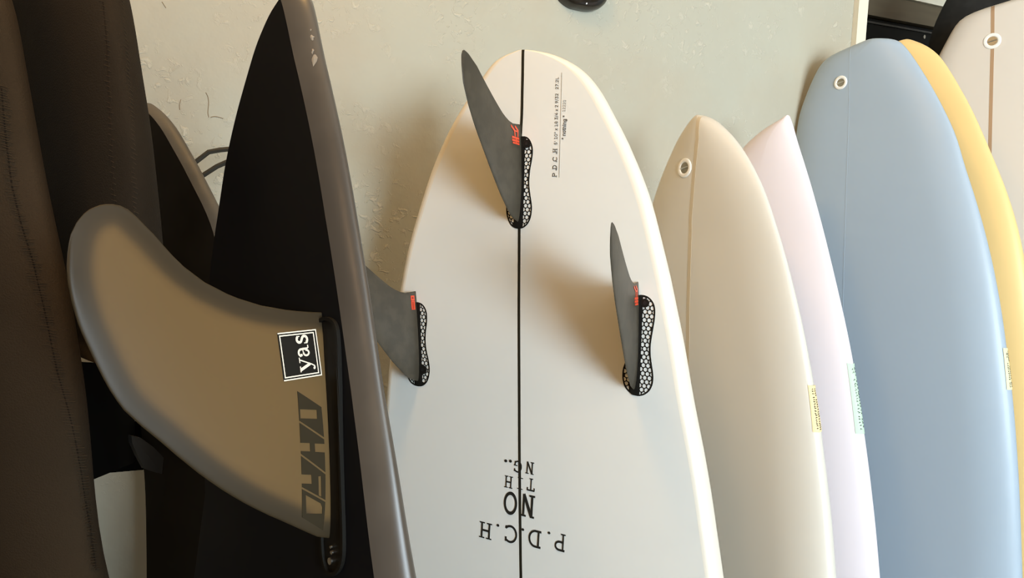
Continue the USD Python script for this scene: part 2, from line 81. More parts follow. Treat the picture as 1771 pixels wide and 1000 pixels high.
        [[-0.2623, -0.2622, -0.2618, -0.2611, -0.2602, -0.259, -0.2576, -0.2559, -0.254, -0.2517, -0.2493, -0.2465, -0.2436, -0.2403, -0.2368, -0.233, -0.229, -0.2247, -0.2201, -0.2153, -0.2102, -0.2049, -0.1993, -0.1935, -0.1873, -0.181, -0.1743, -0.1674, -0.1603, -0.1529, -0.1452, -0.1372, -0.1291, -0.1206, -0.1119, -0.1029, -0.0937, -0.0842, -0.0744, -0.0644, -0.0541, -0.0436, -0.0328, -0.0217, -0.0104, 0.0012, 0.013, 0.0251, 0.0375, 0.0501, 0.063, 0.0761, 0.0895, 0.1032, 0.1171, 0.1313, 0.1964, 0.2615, 0.3265, 0.3916, 0.4567, 0.5218, 0.5868, 0.6519, 0.717, 0.7805, 0.8436, 0.9059, 0.9668, 1.0261, 1.0832, 1.1378, 1.1896, 1.2381, 1.2831, 1.3242, 1.3612, 1.3937, 1.4216, 1.4448, 1.4629, 1.4759, 1.4838, 1.4864], [-0.0674, -0.0675, -0.0676, -0.0678, -0.068, -0.0684, -0.069, -0.0701, -0.0722, -0.0755, -0.0799, -0.0847, -0.0895, -0.0939, -0.0979, -0.1018, -0.1057, -0.1096, -0.1132, -0.1166, -0.1198, -0.1231, -0.1265, -0.13, -0.1336, -0.1373, -0.1409, -0.1444, -0.1478, -0.1511, -0.1543, -0.1573, -0.16, -0.1623, -0.1646, -0.167, -0.1695, -0.1722, -0.1747, -0.177, -0.1789, -0.1803, -0.1812, -0.1815, -0.1816, -0.1815, -0.1813, -0.1808, -0.18, -0.1787, -0.1771, -0.1749, -0.1723, -0.1692, -0.1658, -0.1621, -0.1707, -0.1821, -0.1952, -0.209, -0.2226, -0.2349, -0.2449, -0.2517, -0.2541, -0.2534, -0.2508, -0.2464, -0.2402, -0.232, -0.2221, -0.2106, -0.1975, -0.183, -0.1673, -0.1506, -0.1332, -0.1153, -0.0971, -0.0791, -0.0616, -0.045, -0.0301, -0.0191], [-0.0674, -0.0657, -0.0638, -0.0618, -0.0596, -0.0573, -0.0547, -0.0521, -0.0495, -0.0471, -0.0449, -0.0429, -0.0411, -0.0392, -0.0373, -0.0353, -0.0332, -0.031, -0.0287, -0.0262, -0.0236, -0.0207, -0.0175, -0.0142, -0.0108, -0.0074, -0.0039, -0.0003, 0.0033, 0.0069, 0.0106, 0.0142, 0.0178, 0.0215, 0.0251, 0.0288, 0.0327, 0.0366, 0.0406, 0.0446, 0.0486, 0.0526, 0.0566, 0.0607, 0.0649, 0.0693, 0.0741, 0.0792, 0.0843, 0.0893, 0.0943, 0.0994, 0.1048, 0.1107, 0.1171, 0.1238, 0.1324, 0.1438, 0.1569, 0.1707, 0.1843, 0.1966, 0.2066, 0.2134, 0.2159, 0.2151, 0.2125, 0.2081, 0.2019, 0.1937, 0.1838, 0.1723, 0.1592, 0.1447, 0.129, 0.1123, 0.0949, 0.077, 0.0588, 0.0408, 0.0233, 0.0067, -0.0082, -0.0191]]),
    'third': ({'T': 0.045, 'f': 0.5, 'Df': 0.012, 'Db': 0.06, 'pf': 2.2, 'pb': 2.0, 'cf': 0.02, 'cb': 0.3, 'tmin': 0.5, 'tfull': 0.5, 'psi': 24.0, 'lean': 5.0, 'hard': 1.0, 'O': [-0.3909, 0.8585, 1.5364]},
        [[-0.1462, -0.146, -0.1454, -0.1444, -0.143, -0.1412, -0.139, -0.1365, -0.1335, -0.1301, -0.1263, -0.1221, -0.1176, -0.1126, -0.1072, -0.1014, -0.0953, -0.0887, -0.0817, -0.0744, -0.0666, -0.0584, -0.0499, -0.0409, -0.0316, -0.0218, -0.0117, -0.0011, 0.0098, 0.0212, 0.0329, 0.0451, 0.0576, 0.0706, 0.0839, 0.0976, 0.1118, 0.1263, 0.1412, 0.1566, 0.1723, 0.1884, 0.2049, 0.2218, 0.2392, 0.2569, 0.275, 0.2935, 0.3124, 0.3317, 0.3514, 0.3715, 0.392, 0.4129, 0.4342, 0.4559, 0.4828, 0.5097, 0.5366, 0.5635, 0.5904, 0.6173, 0.6442, 0.6711, 0.698, 0.7677, 0.837, 0.9053, 0.9722, 1.0372, 1.0998, 1.1598, 1.2166, 1.2698, 1.3192, 1.3643, 1.4048, 1.4405, 1.4712, 1.4965, 1.5164, 1.5308, 1.5394, 1.5423], [-0.0365, -0.0367, -0.0371, -0.0375, -0.0381, -0.039, -0.0401, -0.0415, -0.043, -0.0444, -0.0455, -0.0466, -0.0475, -0.0483, -0.0489, -0.0494, -0.0499, -0.0503, -0.0507, -0.051, -0.0514, -0.0516, -0.0519, -0.0521, -0.0522, -0.0524, -0.0525, -0.0525, -0.0525, -0.0525, -0.0525, -0.0525, -0.0525, -0.0524, -0.0522, -0.0519, -0.0515, -0.051, -0.0505, -0.0499, -0.0493, -0.0486, -0.0478, -0.0468, -0.0454, -0.0436, -0.0415, -0.0394, -0.0379, -0.037, -0.0363, -0.036, -0.0357, -0.0357, -0.0359, -0.0367, -0.0413, -0.0524, -0.0679, -0.0861, -0.1051, -0.1231, -0.1382, -0.1487, -0.1526, -0.1519, -0.1497, -0.146, -0.1407, -0.1337, -0.1253, -0.1155, -0.1043, -0.092, -0.0786, -0.0644, -0.0496, -0.0343, -0.0189, -0.0036, 0.0114, 0.0254, 0.0381, 0.0474], [-0.0365, -0.0352, -0.0336, -0.0315, -0.0289, -0.0256, -0.0219, -0.0178, -0.0135, -0.009, -0.0045, 0.0001, 0.0047, 0.0092, 0.0136, 0.0181, 0.0228, 0.0279, 0.0332, 0.0387, 0.0442, 0.0499, 0.0558, 0.0621, 0.0684, 0.0744, 0.0798, 0.0845, 0.0885, 0.0921, 0.0955, 0.0985, 0.1013, 0.1039, 0.1063, 0.1085, 0.1106, 0.1124, 0.1142, 0.1158, 0.1172, 0.1185, 0.1196, 0.1205, 0.1213, 0.1221, 0.1229, 0.1237, 0.1244, 0.1252, 0.126, 0.1268, 0.1278, 0.1289, 0.1302, 0.1316, 0.1362, 0.1472, 0.1628, 0.181, 0.2, 0.218, 0.2331, 0.2436, 0.2474, 0.2468, 0.2446, 0.2409, 0.2355, 0.2286, 0.2202, 0.2104, 0.1992, 0.1869, 0.1735, 0.1593, 0.1445, 0.1292, 0.1138, 0.0985, 0.0835, 0.0694, 0.0568, 0.0474]]),
    'bag2': ({'T': 0.1, 'f': 0.5, 'Df': 0.1, 'Db': 0.06, 'pf': 1.8, 'pb': 1.8, 'cf': 0.25, 'cb': 0.2, 'tmin': 0.75, 'tfull': 0.5, 'psi': 45.0, 'lean': 4.0, 'O': [-0.394, 0.6981, 1.6057]},
        [[-0.337, -0.3369, -0.3364, -0.3356, -0.3345, -0.333, -0.3312, -0.3291, -0.3267, -0.324, -0.3209, -0.3175, -0.3138, -0.3097, -0.3054, -0.3007, -0.2957, -0.2904, -0.2847, -0.2787, -0.2724, -0.2658, -0.2589, -0.2516, -0.244, -0.2361, -0.2278, -0.2193, -0.2104, -0.2012, -0.1917, -0.1818, -0.1716, -0.1611, -0.1503, -0.1392, -0.1277, -0.1159, -0.1038, -0.0913, -0.0786, -0.0655, -0.0521, -0.0384, -0.0243, -0.0099, 0.0048, 0.0198, 0.0351, 0.0508, 0.0668, 0.0831, 0.0997, 0.1167, 0.134, 0.1516], [-0.077, -0.0771, -0.0773, -0.0776, -0.078, -0.0785, -0.0792, -0.0799, -0.0809, -0.0823, -0.0845, -0.0876, -0.0915, -0.0961, -0.101, -0.1062, -0.1114, -0.1168, -0.1224, -0.1283, -0.1345, -0.1408, -0.1471, -0.1533, -0.1594, -0.1653, -0.1711, -0.1768, -0.1823, -0.1876, -0.1927, -0.1975, -0.2022, -0.2066, -0.2108, -0.2148, -0.2186, -0.2222, -0.2256, -0.2288, -0.2318, -0.2346, -0.2371, -0.2393, -0.2413, -0.2433, -0.2454, -0.2479, -0.2508, -0.2542, -0.2582, -0.2625, -0.267, -0.2716, -0.2763, -0.281], [-0.077, -0.076, -0.0748, -0.0734, -0.0717, -0.0697, -0.0675, -0.0651, -0.0626, -0.0599, -0.0571, -0.054, -0.0506, -0.0467, -0.0422, -0.0374, -0.0322, -0.0268, -0.0213, -0.0157, -0.0102, -0.0047, 0.0005, 0.0056, 0.0106, 0.0155, 0.0205, 0.0256, 0.0309, 0.0364, 0.0424, 0.0487, 0.0553, 0.062, 0.0683, 0.0741, 0.0795, 0.0845, 0.0894, 0.0945, 0.0999, 0.1055, 0.1109, 0.1159, 0.1204, 0.1244, 0.1279, 0.1308, 0.1334, 0.1357, 0.138, 0.141, 0.1461, 0.1555, 0.1714, 0.1932]]),
    'bag1': ({'T': 0.085, 'f': 0.5, 'Df': 0.06, 'Db': 0.06, 'pf': 1.8, 'pb': 1.8, 'cf': 0.25, 'cb': 0.2, 'tmin': 0.75, 'tfull': 0.5, 'psi': 28.0, 'lean': 5.0, 'O': [-0.4218, 0.5909, 1.5158]},
        [[-0.379, -0.3788, -0.3782, -0.3771, -0.3757, -0.3738, -0.3715, -0.3688, -0.3657, -0.3622, -0.3582, -0.3539, -0.3491, -0.3439, -0.3383, -0.3323, -0.3258, -0.319, -0.3117, -0.304, -0.2959, -0.2874, -0.2785, -0.2691, -0.2594, -0.2492, -0.2386, -0.2276, -0.2162, -0.2044, -0.1921, -0.1795, -0.1664, -0.1529, -0.139, -0.1246, -0.1099, -0.0947, -0.0792, -0.0632, -0.0468, -0.03, -0.0127, 0.0049, 0.023, 0.0415, 0.0604, 0.0797, 0.0994, 0.1195, 0.1401, 0.1611, 0.1824, 0.2042, 0.2265, 0.2491, 0.2849, 0.3207, 0.3565, 0.3923, 0.4281, 0.4639, 0.4997, 0.5355, 0.5713, 0.6498, 0.7277, 0.8046, 0.8799, 0.953, 1.0236, 1.0911, 1.155, 1.2149, 1.2705, 1.3212, 1.3669, 1.4071, 1.4416, 1.4701, 1.4925, 1.5086, 1.5183, 1.5216], [-0.0703, -0.0704, -0.0705, -0.0707, -0.071, -0.0713, -0.0717, -0.0722, -0.0731, -0.0744, -0.0762, -0.0783, -0.0806, -0.0831, -0.0856, -0.0881, -0.0906, -0.0931, -0.0957, -0.0984, -0.1009, -0.1034, -0.1058, -0.108, -0.1102, -0.1121, -0.114, -0.1156, -0.117, -0.1183, -0.1196, -0.1207, -0.1219, -0.1232, -0.1244, -0.1257, -0.1271, -0.1284, -0.1298, -0.1311, -0.1324, -0.1337, -0.1349, -0.1361, -0.1373, -0.1385, -0.1398, -0.1411, -0.1425, -0.144, -0.1456, -0.1475, -0.1496, -0.1522, -0.1553, -0.1591, -0.1672, -0.1766, -0.1865, -0.1965, -0.206, -0.2143, -0.221, -0.2254, -0.227, -0.2263, -0.2239, -0.2198, -0.2139, -0.2063, -0.197, -0.1862, -0.1739, -0.1604, -0.1457, -0.1301, -0.1137, -0.097, -0.08, -0.0631, -0.0467, -0.0312, -0.0173, -0.007], [-0.0703, -0.0691, -0.0677, -0.0662, -0.0645, -0.0627, -0.0607, -0.0585, -0.0562, -0.0537, -0.0509, -0.0479, -0.0446, -0.0411, -0.0375, -0.0337, -0.0298, -0.0259, -0.0218, -0.0178, -0.0136, -0.0092, -0.0045, 0.0006, 0.0063, 0.0128, 0.0196, 0.0259, 0.031, 0.0351, 0.0386, 0.042, 0.0456, 0.0494, 0.0532, 0.0572, 0.0613, 0.0657, 0.0705, 0.0758, 0.0814, 0.0872, 0.0926, 0.0974, 0.1017, 0.1057, 0.1094, 0.1125, 0.1148, 0.1166, 0.1183, 0.1204, 0.1236, 0.1286, 0.136, 0.1451, 0.1533, 0.1626, 0.1725, 0.1825, 0.192, 0.2003, 0.207, 0.2114, 0.213, 0.2123, 0.2099, 0.2058, 0.1999, 0.1923, 0.183, 0.1722, 0.1599, 0.1464, 0.1317, 0.1161, 0.0998, 0.083, 0.066, 0.0491, 0.0327, 0.0172, 0.0033, -0.007]]),
}
K = {
    'white_stringer': [[0.001, -0.1446], [0.002, -0.1195], [0.0035, -0.0729], [0.0033, -0.0489], [0.0088, 0.0599], [0.0147, 0.1435], [0.024, 0.2663], [0.0317, 0.3694], [0.0396, 0.4738]],
    'plug_c': [[0.0045, -0.0489], [0.0113, -0.0488], [0.0169, -0.0441], [0.0209, -0.034], [0.02, -0.022], [0.0177, -0.008], [0.0177, 0.0068], [0.021, 0.0213], [0.0241, 0.0333], [0.0231, 0.0478], [0.0169, 0.0568], [0.0078, 0.0599], [-0.0023, 0.0567], [-0.0085, 0.0466], [-0.011, 0.0343], [-0.0089, 0.0243], [-0.0057, 0.012], [-0.0031, -0.0058], [-0.0017, -0.0227], [-0.0011, -0.0395], [0.0008, -0.0462]],
    'plug_r': [[0.1603, 0.1239], [0.1691, 0.1241], [0.1761, 0.1289], [0.18, 0.1369], [0.1803, 0.1498], [0.1783, 0.1672], [0.1775, 0.1821], [0.1802, 0.1968], [0.1834, 0.2094], [0.1835, 0.22], [0.1794, 0.2291], [0.1707, 0.2346], [0.1609, 0.2342], [0.1524, 0.2277], [0.1484, 0.2184], [0.1482, 0.2074], [0.1503, 0.2004], [0.1549, 0.1819], [0.1569, 0.1562], [0.1568, 0.1372], [0.1573, 0.1276]],
    'plug_l': [[-0.1325, 0.1581], [-0.125, 0.1586], [-0.1189, 0.162], [-0.1142, 0.1696], [-0.113, 0.182], [-0.1143, 0.1946], [-0.1139, 0.207], [-0.1113, 0.219], [-0.107, 0.2305], [-0.1044, 0.2427], [-0.1062, 0.2555], [-0.1119, 0.2629], [-0.1201, 0.2656], [-0.1306, 0.2641], [-0.1374, 0.2576], [-0.1397, 0.2504], [-0.1362, 0.235], [-0.133, 0.2159], [-0.1323, 0.1862], [-0.1348, 0.1642]],
    'fin_rows': [[0.0, -0.0013, 0.1143], [0.0097, -0.0001, 0.1105], [0.0191, 0.0008, 0.1066], [0.0281, -0.0006, 0.0996], [0.0367, -0.0035, 0.0919], [0.045, -0.0072, 0.0845], [0.0528, -0.0118, 0.0764], [0.0604, -0.0165, 0.0682], [0.0675, -0.021, 0.0604], [0.0743, -0.0256, 0.0527], [0.0807, -0.0299, 0.0453], [0.0868, -0.0341, 0.0384], [0.0925, -0.0381, 0.0318], [0.0978, -0.0419, 0.0256], [0.1027, -0.0454, 0.0198], [0.1073, -0.0476, 0.0138], [0.1116, -0.0497, 0.0079], [0.1154, -0.0516, 0.0025], [0.1189, -0.0533, -0.0026], [0.122, -0.0543, -0.0085], [0.1248, -0.0548, -0.0136], [0.1272, -0.0553, -0.0181], [0.1292, -0.0552, -0.0219], [0.1308, -0.0544, -0.0287], [0.1321, -0.0538, -0.0345], [0.133, -0.0512, -0.0386], [0.1336, -0.0496, -0.0443], [0.1337, -0.0492, -0.0473]],
    'fin_c': [[0.0102, 0.8927, 1.6573], [-0.02347, -0.12606, -0.99174], [-0.46655, -0.87598, 0.12239], np.float64(0.1135)],
    'fin_r': [[0.1376, 0.8, 1.486], [-0.03179, -0.13971, -0.98968], [-0.35486, -0.9241, 0.14185], np.float64(0.1178)],
    'fin_l': [[-0.1225, 0.9329, 1.4518], [0.03182, -0.17032, -0.98488], [-0.5717, -0.81136, 0.12184], np.float64(0.1142)],
    'yas_rows': [[0.0, -0.0, 0.1444], [0.0087, -0.0006, 0.1404], [0.0171, -0.0013, 0.1353], [0.0252, -0.0022, 0.1302], [0.0331, -0.0036, 0.1253], [0.0407, -0.0049, 0.1207], [0.048, -0.0071, 0.1159], [0.0551, -0.0093, 0.111], [0.0619, -0.012, 0.1059], [0.0684, -0.0154, 0.1008], [0.0747, -0.0186, 0.0953], [0.0807, -0.0231, 0.09], [0.0864, -0.0275, 0.0844], [0.0919, -0.033, 0.079], [0.0971, -0.0389, 0.0736], [0.102, -0.0448, 0.0685], [0.1067, -0.0496, 0.0639], [0.1111, -0.0543, 0.0595], [0.1152, -0.0578, 0.055], [0.1191, -0.0596, 0.0507], [0.1227, -0.06, 0.0451], [0.126, -0.0598, 0.0392], [0.1291, -0.059, 0.0327], [0.1319, -0.0576, 0.0262], [0.1344, -0.0561, 0.0198], [0.1367, -0.0539, 0.0141], [0.1387, -0.0513, 0.009], [0.1404, -0.0487, 0.004], [0.1419, -0.0452, -0.0019], [0.1431, -0.0424, -0.0068], [0.144, -0.0379, -0.0123], [0.1447, -0.0328, -0.0163], [0.1451, -0.0269, -0.0224], [0.1452, -0.026, -0.0236]],
    'yas': [[-0.1233, 0.472, 1.5212], [0.0567, -0.24528, -0.96779], [-0.71725, -0.68431, 0.13141], np.float64(0.1448)],
    'yas_sticker': [[0.0123, 0.0319], [0.0105, 0.0054], [0.0402, 0.0032], [0.0421, 0.0294]],
    'cyho_corner': [[0.0413, 0.0393], [0.0444, -0.0006], [0.1341, 0.0425], [0.1426, 0.0036]],
    'yas_inner': [[-0.0231, 0.1359], [-0.0353, 0.1352], [-0.0447, 0.1316], [-0.0488, 0.1259], [-0.0486, 0.1196], [-0.0433, 0.1145], [-0.0318, 0.1073], [-0.0215, 0.0984], [-0.0125, 0.086], [-0.0045, 0.0698], [0.0008, 0.049], [0.0041, 0.0228], [0.0055, 0.0048]],
    'yas_box': [[0.0169, -0.0396], [0.0253, -0.0409], [0.0337, -0.0392], [0.0386, -0.0312], [0.045, 0.0116], [0.0562, 0.0636], [0.0632, 0.0943], [0.0639, 0.1069], [0.0581, 0.1166], [0.0492, 0.1207], [0.0423, 0.1174], [0.0369, 0.1061], [0.0306, 0.072], [0.0193, 0.0177], [0.0116, -0.0189], [0.0101, -0.034]],
    'big': [['H', [-0.01138, 0.42744, 0.01714, 0.01971]], ['.', [0.00527, 0.41702, 0.00366, 0.00331]], ['C', [0.02335, 0.42374, 0.01706, 0.021]], ['.', [0.03888, 0.41432, 0.00353, 0.00325]], ['D', [0.05516, 0.42141, 0.01649, 0.02034]], ['.', [0.07294, 0.41022, 0.0034, 0.00319]], ['P', [0.08751, 0.41782, 0.01341, 0.02031]], ['O', [0.0205, 0.38632, 0.01758, 0.02691]], ['N', [0.04371, 0.38444, 0.0175, 0.02659]], ['H', [0.01637, 0.36117, 0.01078, 0.01431]], ['I', [0.03187, 0.35975, 0.00813, 0.01387]], ['T', [0.04623, 0.35838, 0.01009, 0.01473]], ['.', [0.01097, 0.33643, 0.00396, 0.00357]], ['.', [0.01723, 0.33555, 0.00394, 0.00356]], ['G', [0.02757, 0.34032, 0.01063, 0.01386]], ['N', [0.04336, 0.33883, 0.01045, 0.01438]]],
    'rule': [[0.0558, -0.0021], [0.0521, -0.1196]],
    'dims': [[0.0526, -0.002], [0.0485, -0.1159]],
    'nothing': [[0.0609, -0.0449], [0.0607, -0.0715]],
    'grey': [[0.059, -0.0761], [0.0593, -0.089]],
    'cream_stringer': [[0.0055, -0.1673], [0.0117, -0.1364], [0.0122, -0.0859], [0.0147, -0.0178], [0.024, 0.0503], [0.0338, 0.1182], [0.0561, 0.253], [0.0764, 0.3789], [0.096, 0.505]],
    'blue_stringer': [[-0.0051, -0.1205], [0.0006, -0.0714], [0.009, 0.0026]],
    'far_stringer': [[-0.0192, -0.2334], [-0.0123, -0.1601], [-0.0047, -0.0602], [0.0011, 0.0152], [0.0064, 0.0786], [0.0118, 0.1547], [0.0198, 0.2565], [0.0429, 0.5127], [0.0941, 1.0364]],
    'cream_ring': [-0.0082, -0.0937],
    'blue_ring': [-0.0148, -0.059],
    'far_ring': [-0.0127, -0.1589],
    'cream_tape': [[0.1789, 0.214], [0.2358, 0.261]],
    'lilac_tape': [[0.1946, 0.276], [0.3003, 0.32]],
    'blue_tape': [[0.3827, 0.193], [0.448, 0.236]],
    'chips': [[[-0.1347, 0.5241, 1.6998], [0.1284, -0.8934, 0.4306]], [[-0.1325, 0.5172, 1.6847], [-0.0086, -0.9076, 0.4197]], [[-0.1363, 0.5264, 1.7051], [0.1288, -0.8918, 0.4337]], [[-0.1337, 0.5199, 1.6906], [-0.009, -0.9124, 0.4092]]],
    'seam1': [[[-0.3819, 0.5745, 1.6723], [0.2951, -0.9217, 0.2518]], [[-0.377, 0.5656, 1.6339], [0.2887, -0.9241, 0.2503]], [[-0.3716, 0.5581, 1.6001], [0.1439, -0.9589, 0.2446]], [[-0.3634, 0.5516, 1.5714], [0.1391, -0.9543, 0.2644]], [[-0.3537, 0.5454, 1.5429], [0.2777, -0.9215, 0.2715]], [[-0.3447, 0.5384, 1.5073], [0.2772, -0.9326, 0.231]], [[-0.3359, 0.531, 1.4644], [0.2922, -0.9352, 0.1998]], [[-0.3289, 0.5285, 1.4345], [0.5001, -0.8531, 0.149]], [[-0.3247, 0.527, 1.4042], [0.7453, -0.658, 0.1074]], [[-0.3222, 0.5258, 1.3698], [0.9637, -0.255, 0.0787]], [[-0.32, 0.5252, 1.3448], [0.9957, 0.026, 0.0886]], [[-0.3155, 0.5193, 1.3125], [0.9872, 0.0252, 0.1577]]],
    'seam2': [[[-0.3406, 0.6523, 1.7484], [0.0549, -0.9139, 0.4021]], [[-0.3347, 0.6417, 1.72], [0.0471, -0.9432, 0.3289]], [[-0.3307, 0.6318, 1.6913], [0.0436, -0.9396, 0.3396]], [[-0.3266, 0.6209, 1.6583], [-0.169, -0.9517, 0.2563]], [[-0.3231, 0.6122, 1.6259], [-0.1763, -0.9617, 0.2097]], [[-0.3211, 0.6054, 1.5938], [-0.1711, -0.9689, 0.1786]], [[-0.3203, 0.5999, 1.5616], [-0.1604, -0.9754, 0.1509]], [[-0.3194, 0.5918, 1.5156], [-0.2773, -0.9366, 0.2143]]],
    'seam2b': [[[-0.3333, 0.6705, 1.752], [0.9459, -0.0435, 0.3215]], [[-0.3251, 0.654, 1.722], [0.9654, -0.0444, 0.2569]], [[-0.3186, 0.6408, 1.6923], [0.9193, -0.237, 0.3142]], [[-0.3115, 0.6255, 1.6586], [0.8018, -0.4825, 0.3525]], [[-0.3067, 0.6138, 1.6259], [0.8263, -0.5065, 0.2466]], [[-0.304, 0.6057, 1.5938], [0.4102, -0.8886, 0.2052]], [[-0.3029, 0.5997, 1.5616], [0.4243, -0.8912, 0.1603]], [[-0.3014, 0.5904, 1.5159], [0.0719, -0.9597, 0.2716]]],
    'strap': [[-0.3916, 0.9065, 1.6069], [-0.3791, 0.9081, 1.6158], [-0.3645, 0.91, 1.6268], [-0.3513, 0.9104, 1.6292], [-0.3374, 0.9107, 1.6305], [-0.3165, 0.9106, 1.6302], [-0.3123, 0.9096, 1.6247], [-0.3235, 0.909, 1.6213], [-0.3422, 0.9079, 1.6151], [-0.3547, 0.907, 1.6097], [-0.3721, 0.9051, 1.5987], [-0.386, 0.9038, 1.5919]],
    'third_fin': [[-0.4121, 0.7607, 1.3269], [-0.4051, 0.7715, 1.3194], [-0.4042, 0.7917, 1.3013], [-0.4033, 0.8086, 1.2819], [-0.4029, 0.807, 1.2615], [-0.4091, 0.7963, 1.2697], [-0.4115, 0.7827, 1.2791], [-0.411, 0.771, 1.299], [-0.4112, 0.762, 1.3172]],
    'arm': [[-0.4608, 0.8496, 1.2552], [-0.4207, 0.7053, 1.3011], [-0.4086, 0.6278, 1.3218]],
    'trim': [[0.6927, 1.5863, 1.9011], [0.7177, 1.5988, 1.9033], [0.6837, 1.5818, 1.9003]],
    'orn': [[0.074, 1.277, 1.8732], [0.0789, 1.2794, 1.8692], [0.0848, 1.2824, 1.8653], [0.0927, 1.2864, 1.8615], [0.1007, 1.2903, 1.8605], [0.1107, 1.2953, 1.8593], [0.1212, 1.3006, 1.8589], [0.1298, 1.3049, 1.8599], [0.14, 1.31, 1.8632], [0.1471, 1.3135, 1.8688], [0.1521, 1.3161, 1.8745], [0.1551, 1.3175, 1.8813], [0.1557, 1.3178, 1.8998], [0.1491, 1.3145, 1.9192], [0.1335, 1.3068, 1.9319], [0.1114, 1.2957, 1.9346], [0.0899, 1.2849, 1.9267], [0.0755, 1.2778, 1.909], [0.0709, 1.2754, 1.889]],
    'stud': [0.1105, 1.2953, 1.8691],
    'scratches': [[[-0.4124, 1.0338, 1.7066], [-0.4101, 1.0349, 1.7006], [-0.41, 1.035, 1.6915], [-0.412, 1.034, 1.68], [-0.411, 1.0345, 1.6739]], [[-0.4091, 1.0355, 1.674], [-0.4037, 1.0381, 1.6757], [-0.3947, 1.0427, 1.6728]], [[-0.4405, 1.0198, 1.6964], [-0.4429, 1.0186, 1.6889], [-0.4426, 1.0187, 1.6829]], [[-0.453, 1.0135, 1.8188], [-0.4492, 1.0154, 1.8114]]],
    'fasc': [[1.17, 2.3934, 2.0946], [1.3956, 2.5456, 2.0962], [1.041, 2.3064, 2.0319], [1.3574, 2.5198, 2.0325], [1.3207, 2.4951, 2.0019]],
}

def frame_axes(psi, lean, roll=0.0):
    """e = across the board (to the right), u = up along the board, n = out of its front face; psi turns the face to the left, lean tips the top back."""
    a, b, r = np.radians([psi, lean, roll])
    n0, z = np.array([-np.sin(a), -np.cos(a), 0]), np.array([0, 0, 1.0])
    e = np.array([np.cos(a), -np.sin(a), 0])
    n, u = np.cos(b) * n0 + np.sin(b) * z, np.cos(b) * z - np.sin(b) * n0
    return np.cos(r) * e + np.sin(r) * u, np.cos(r) * u - np.sin(r) * e, n


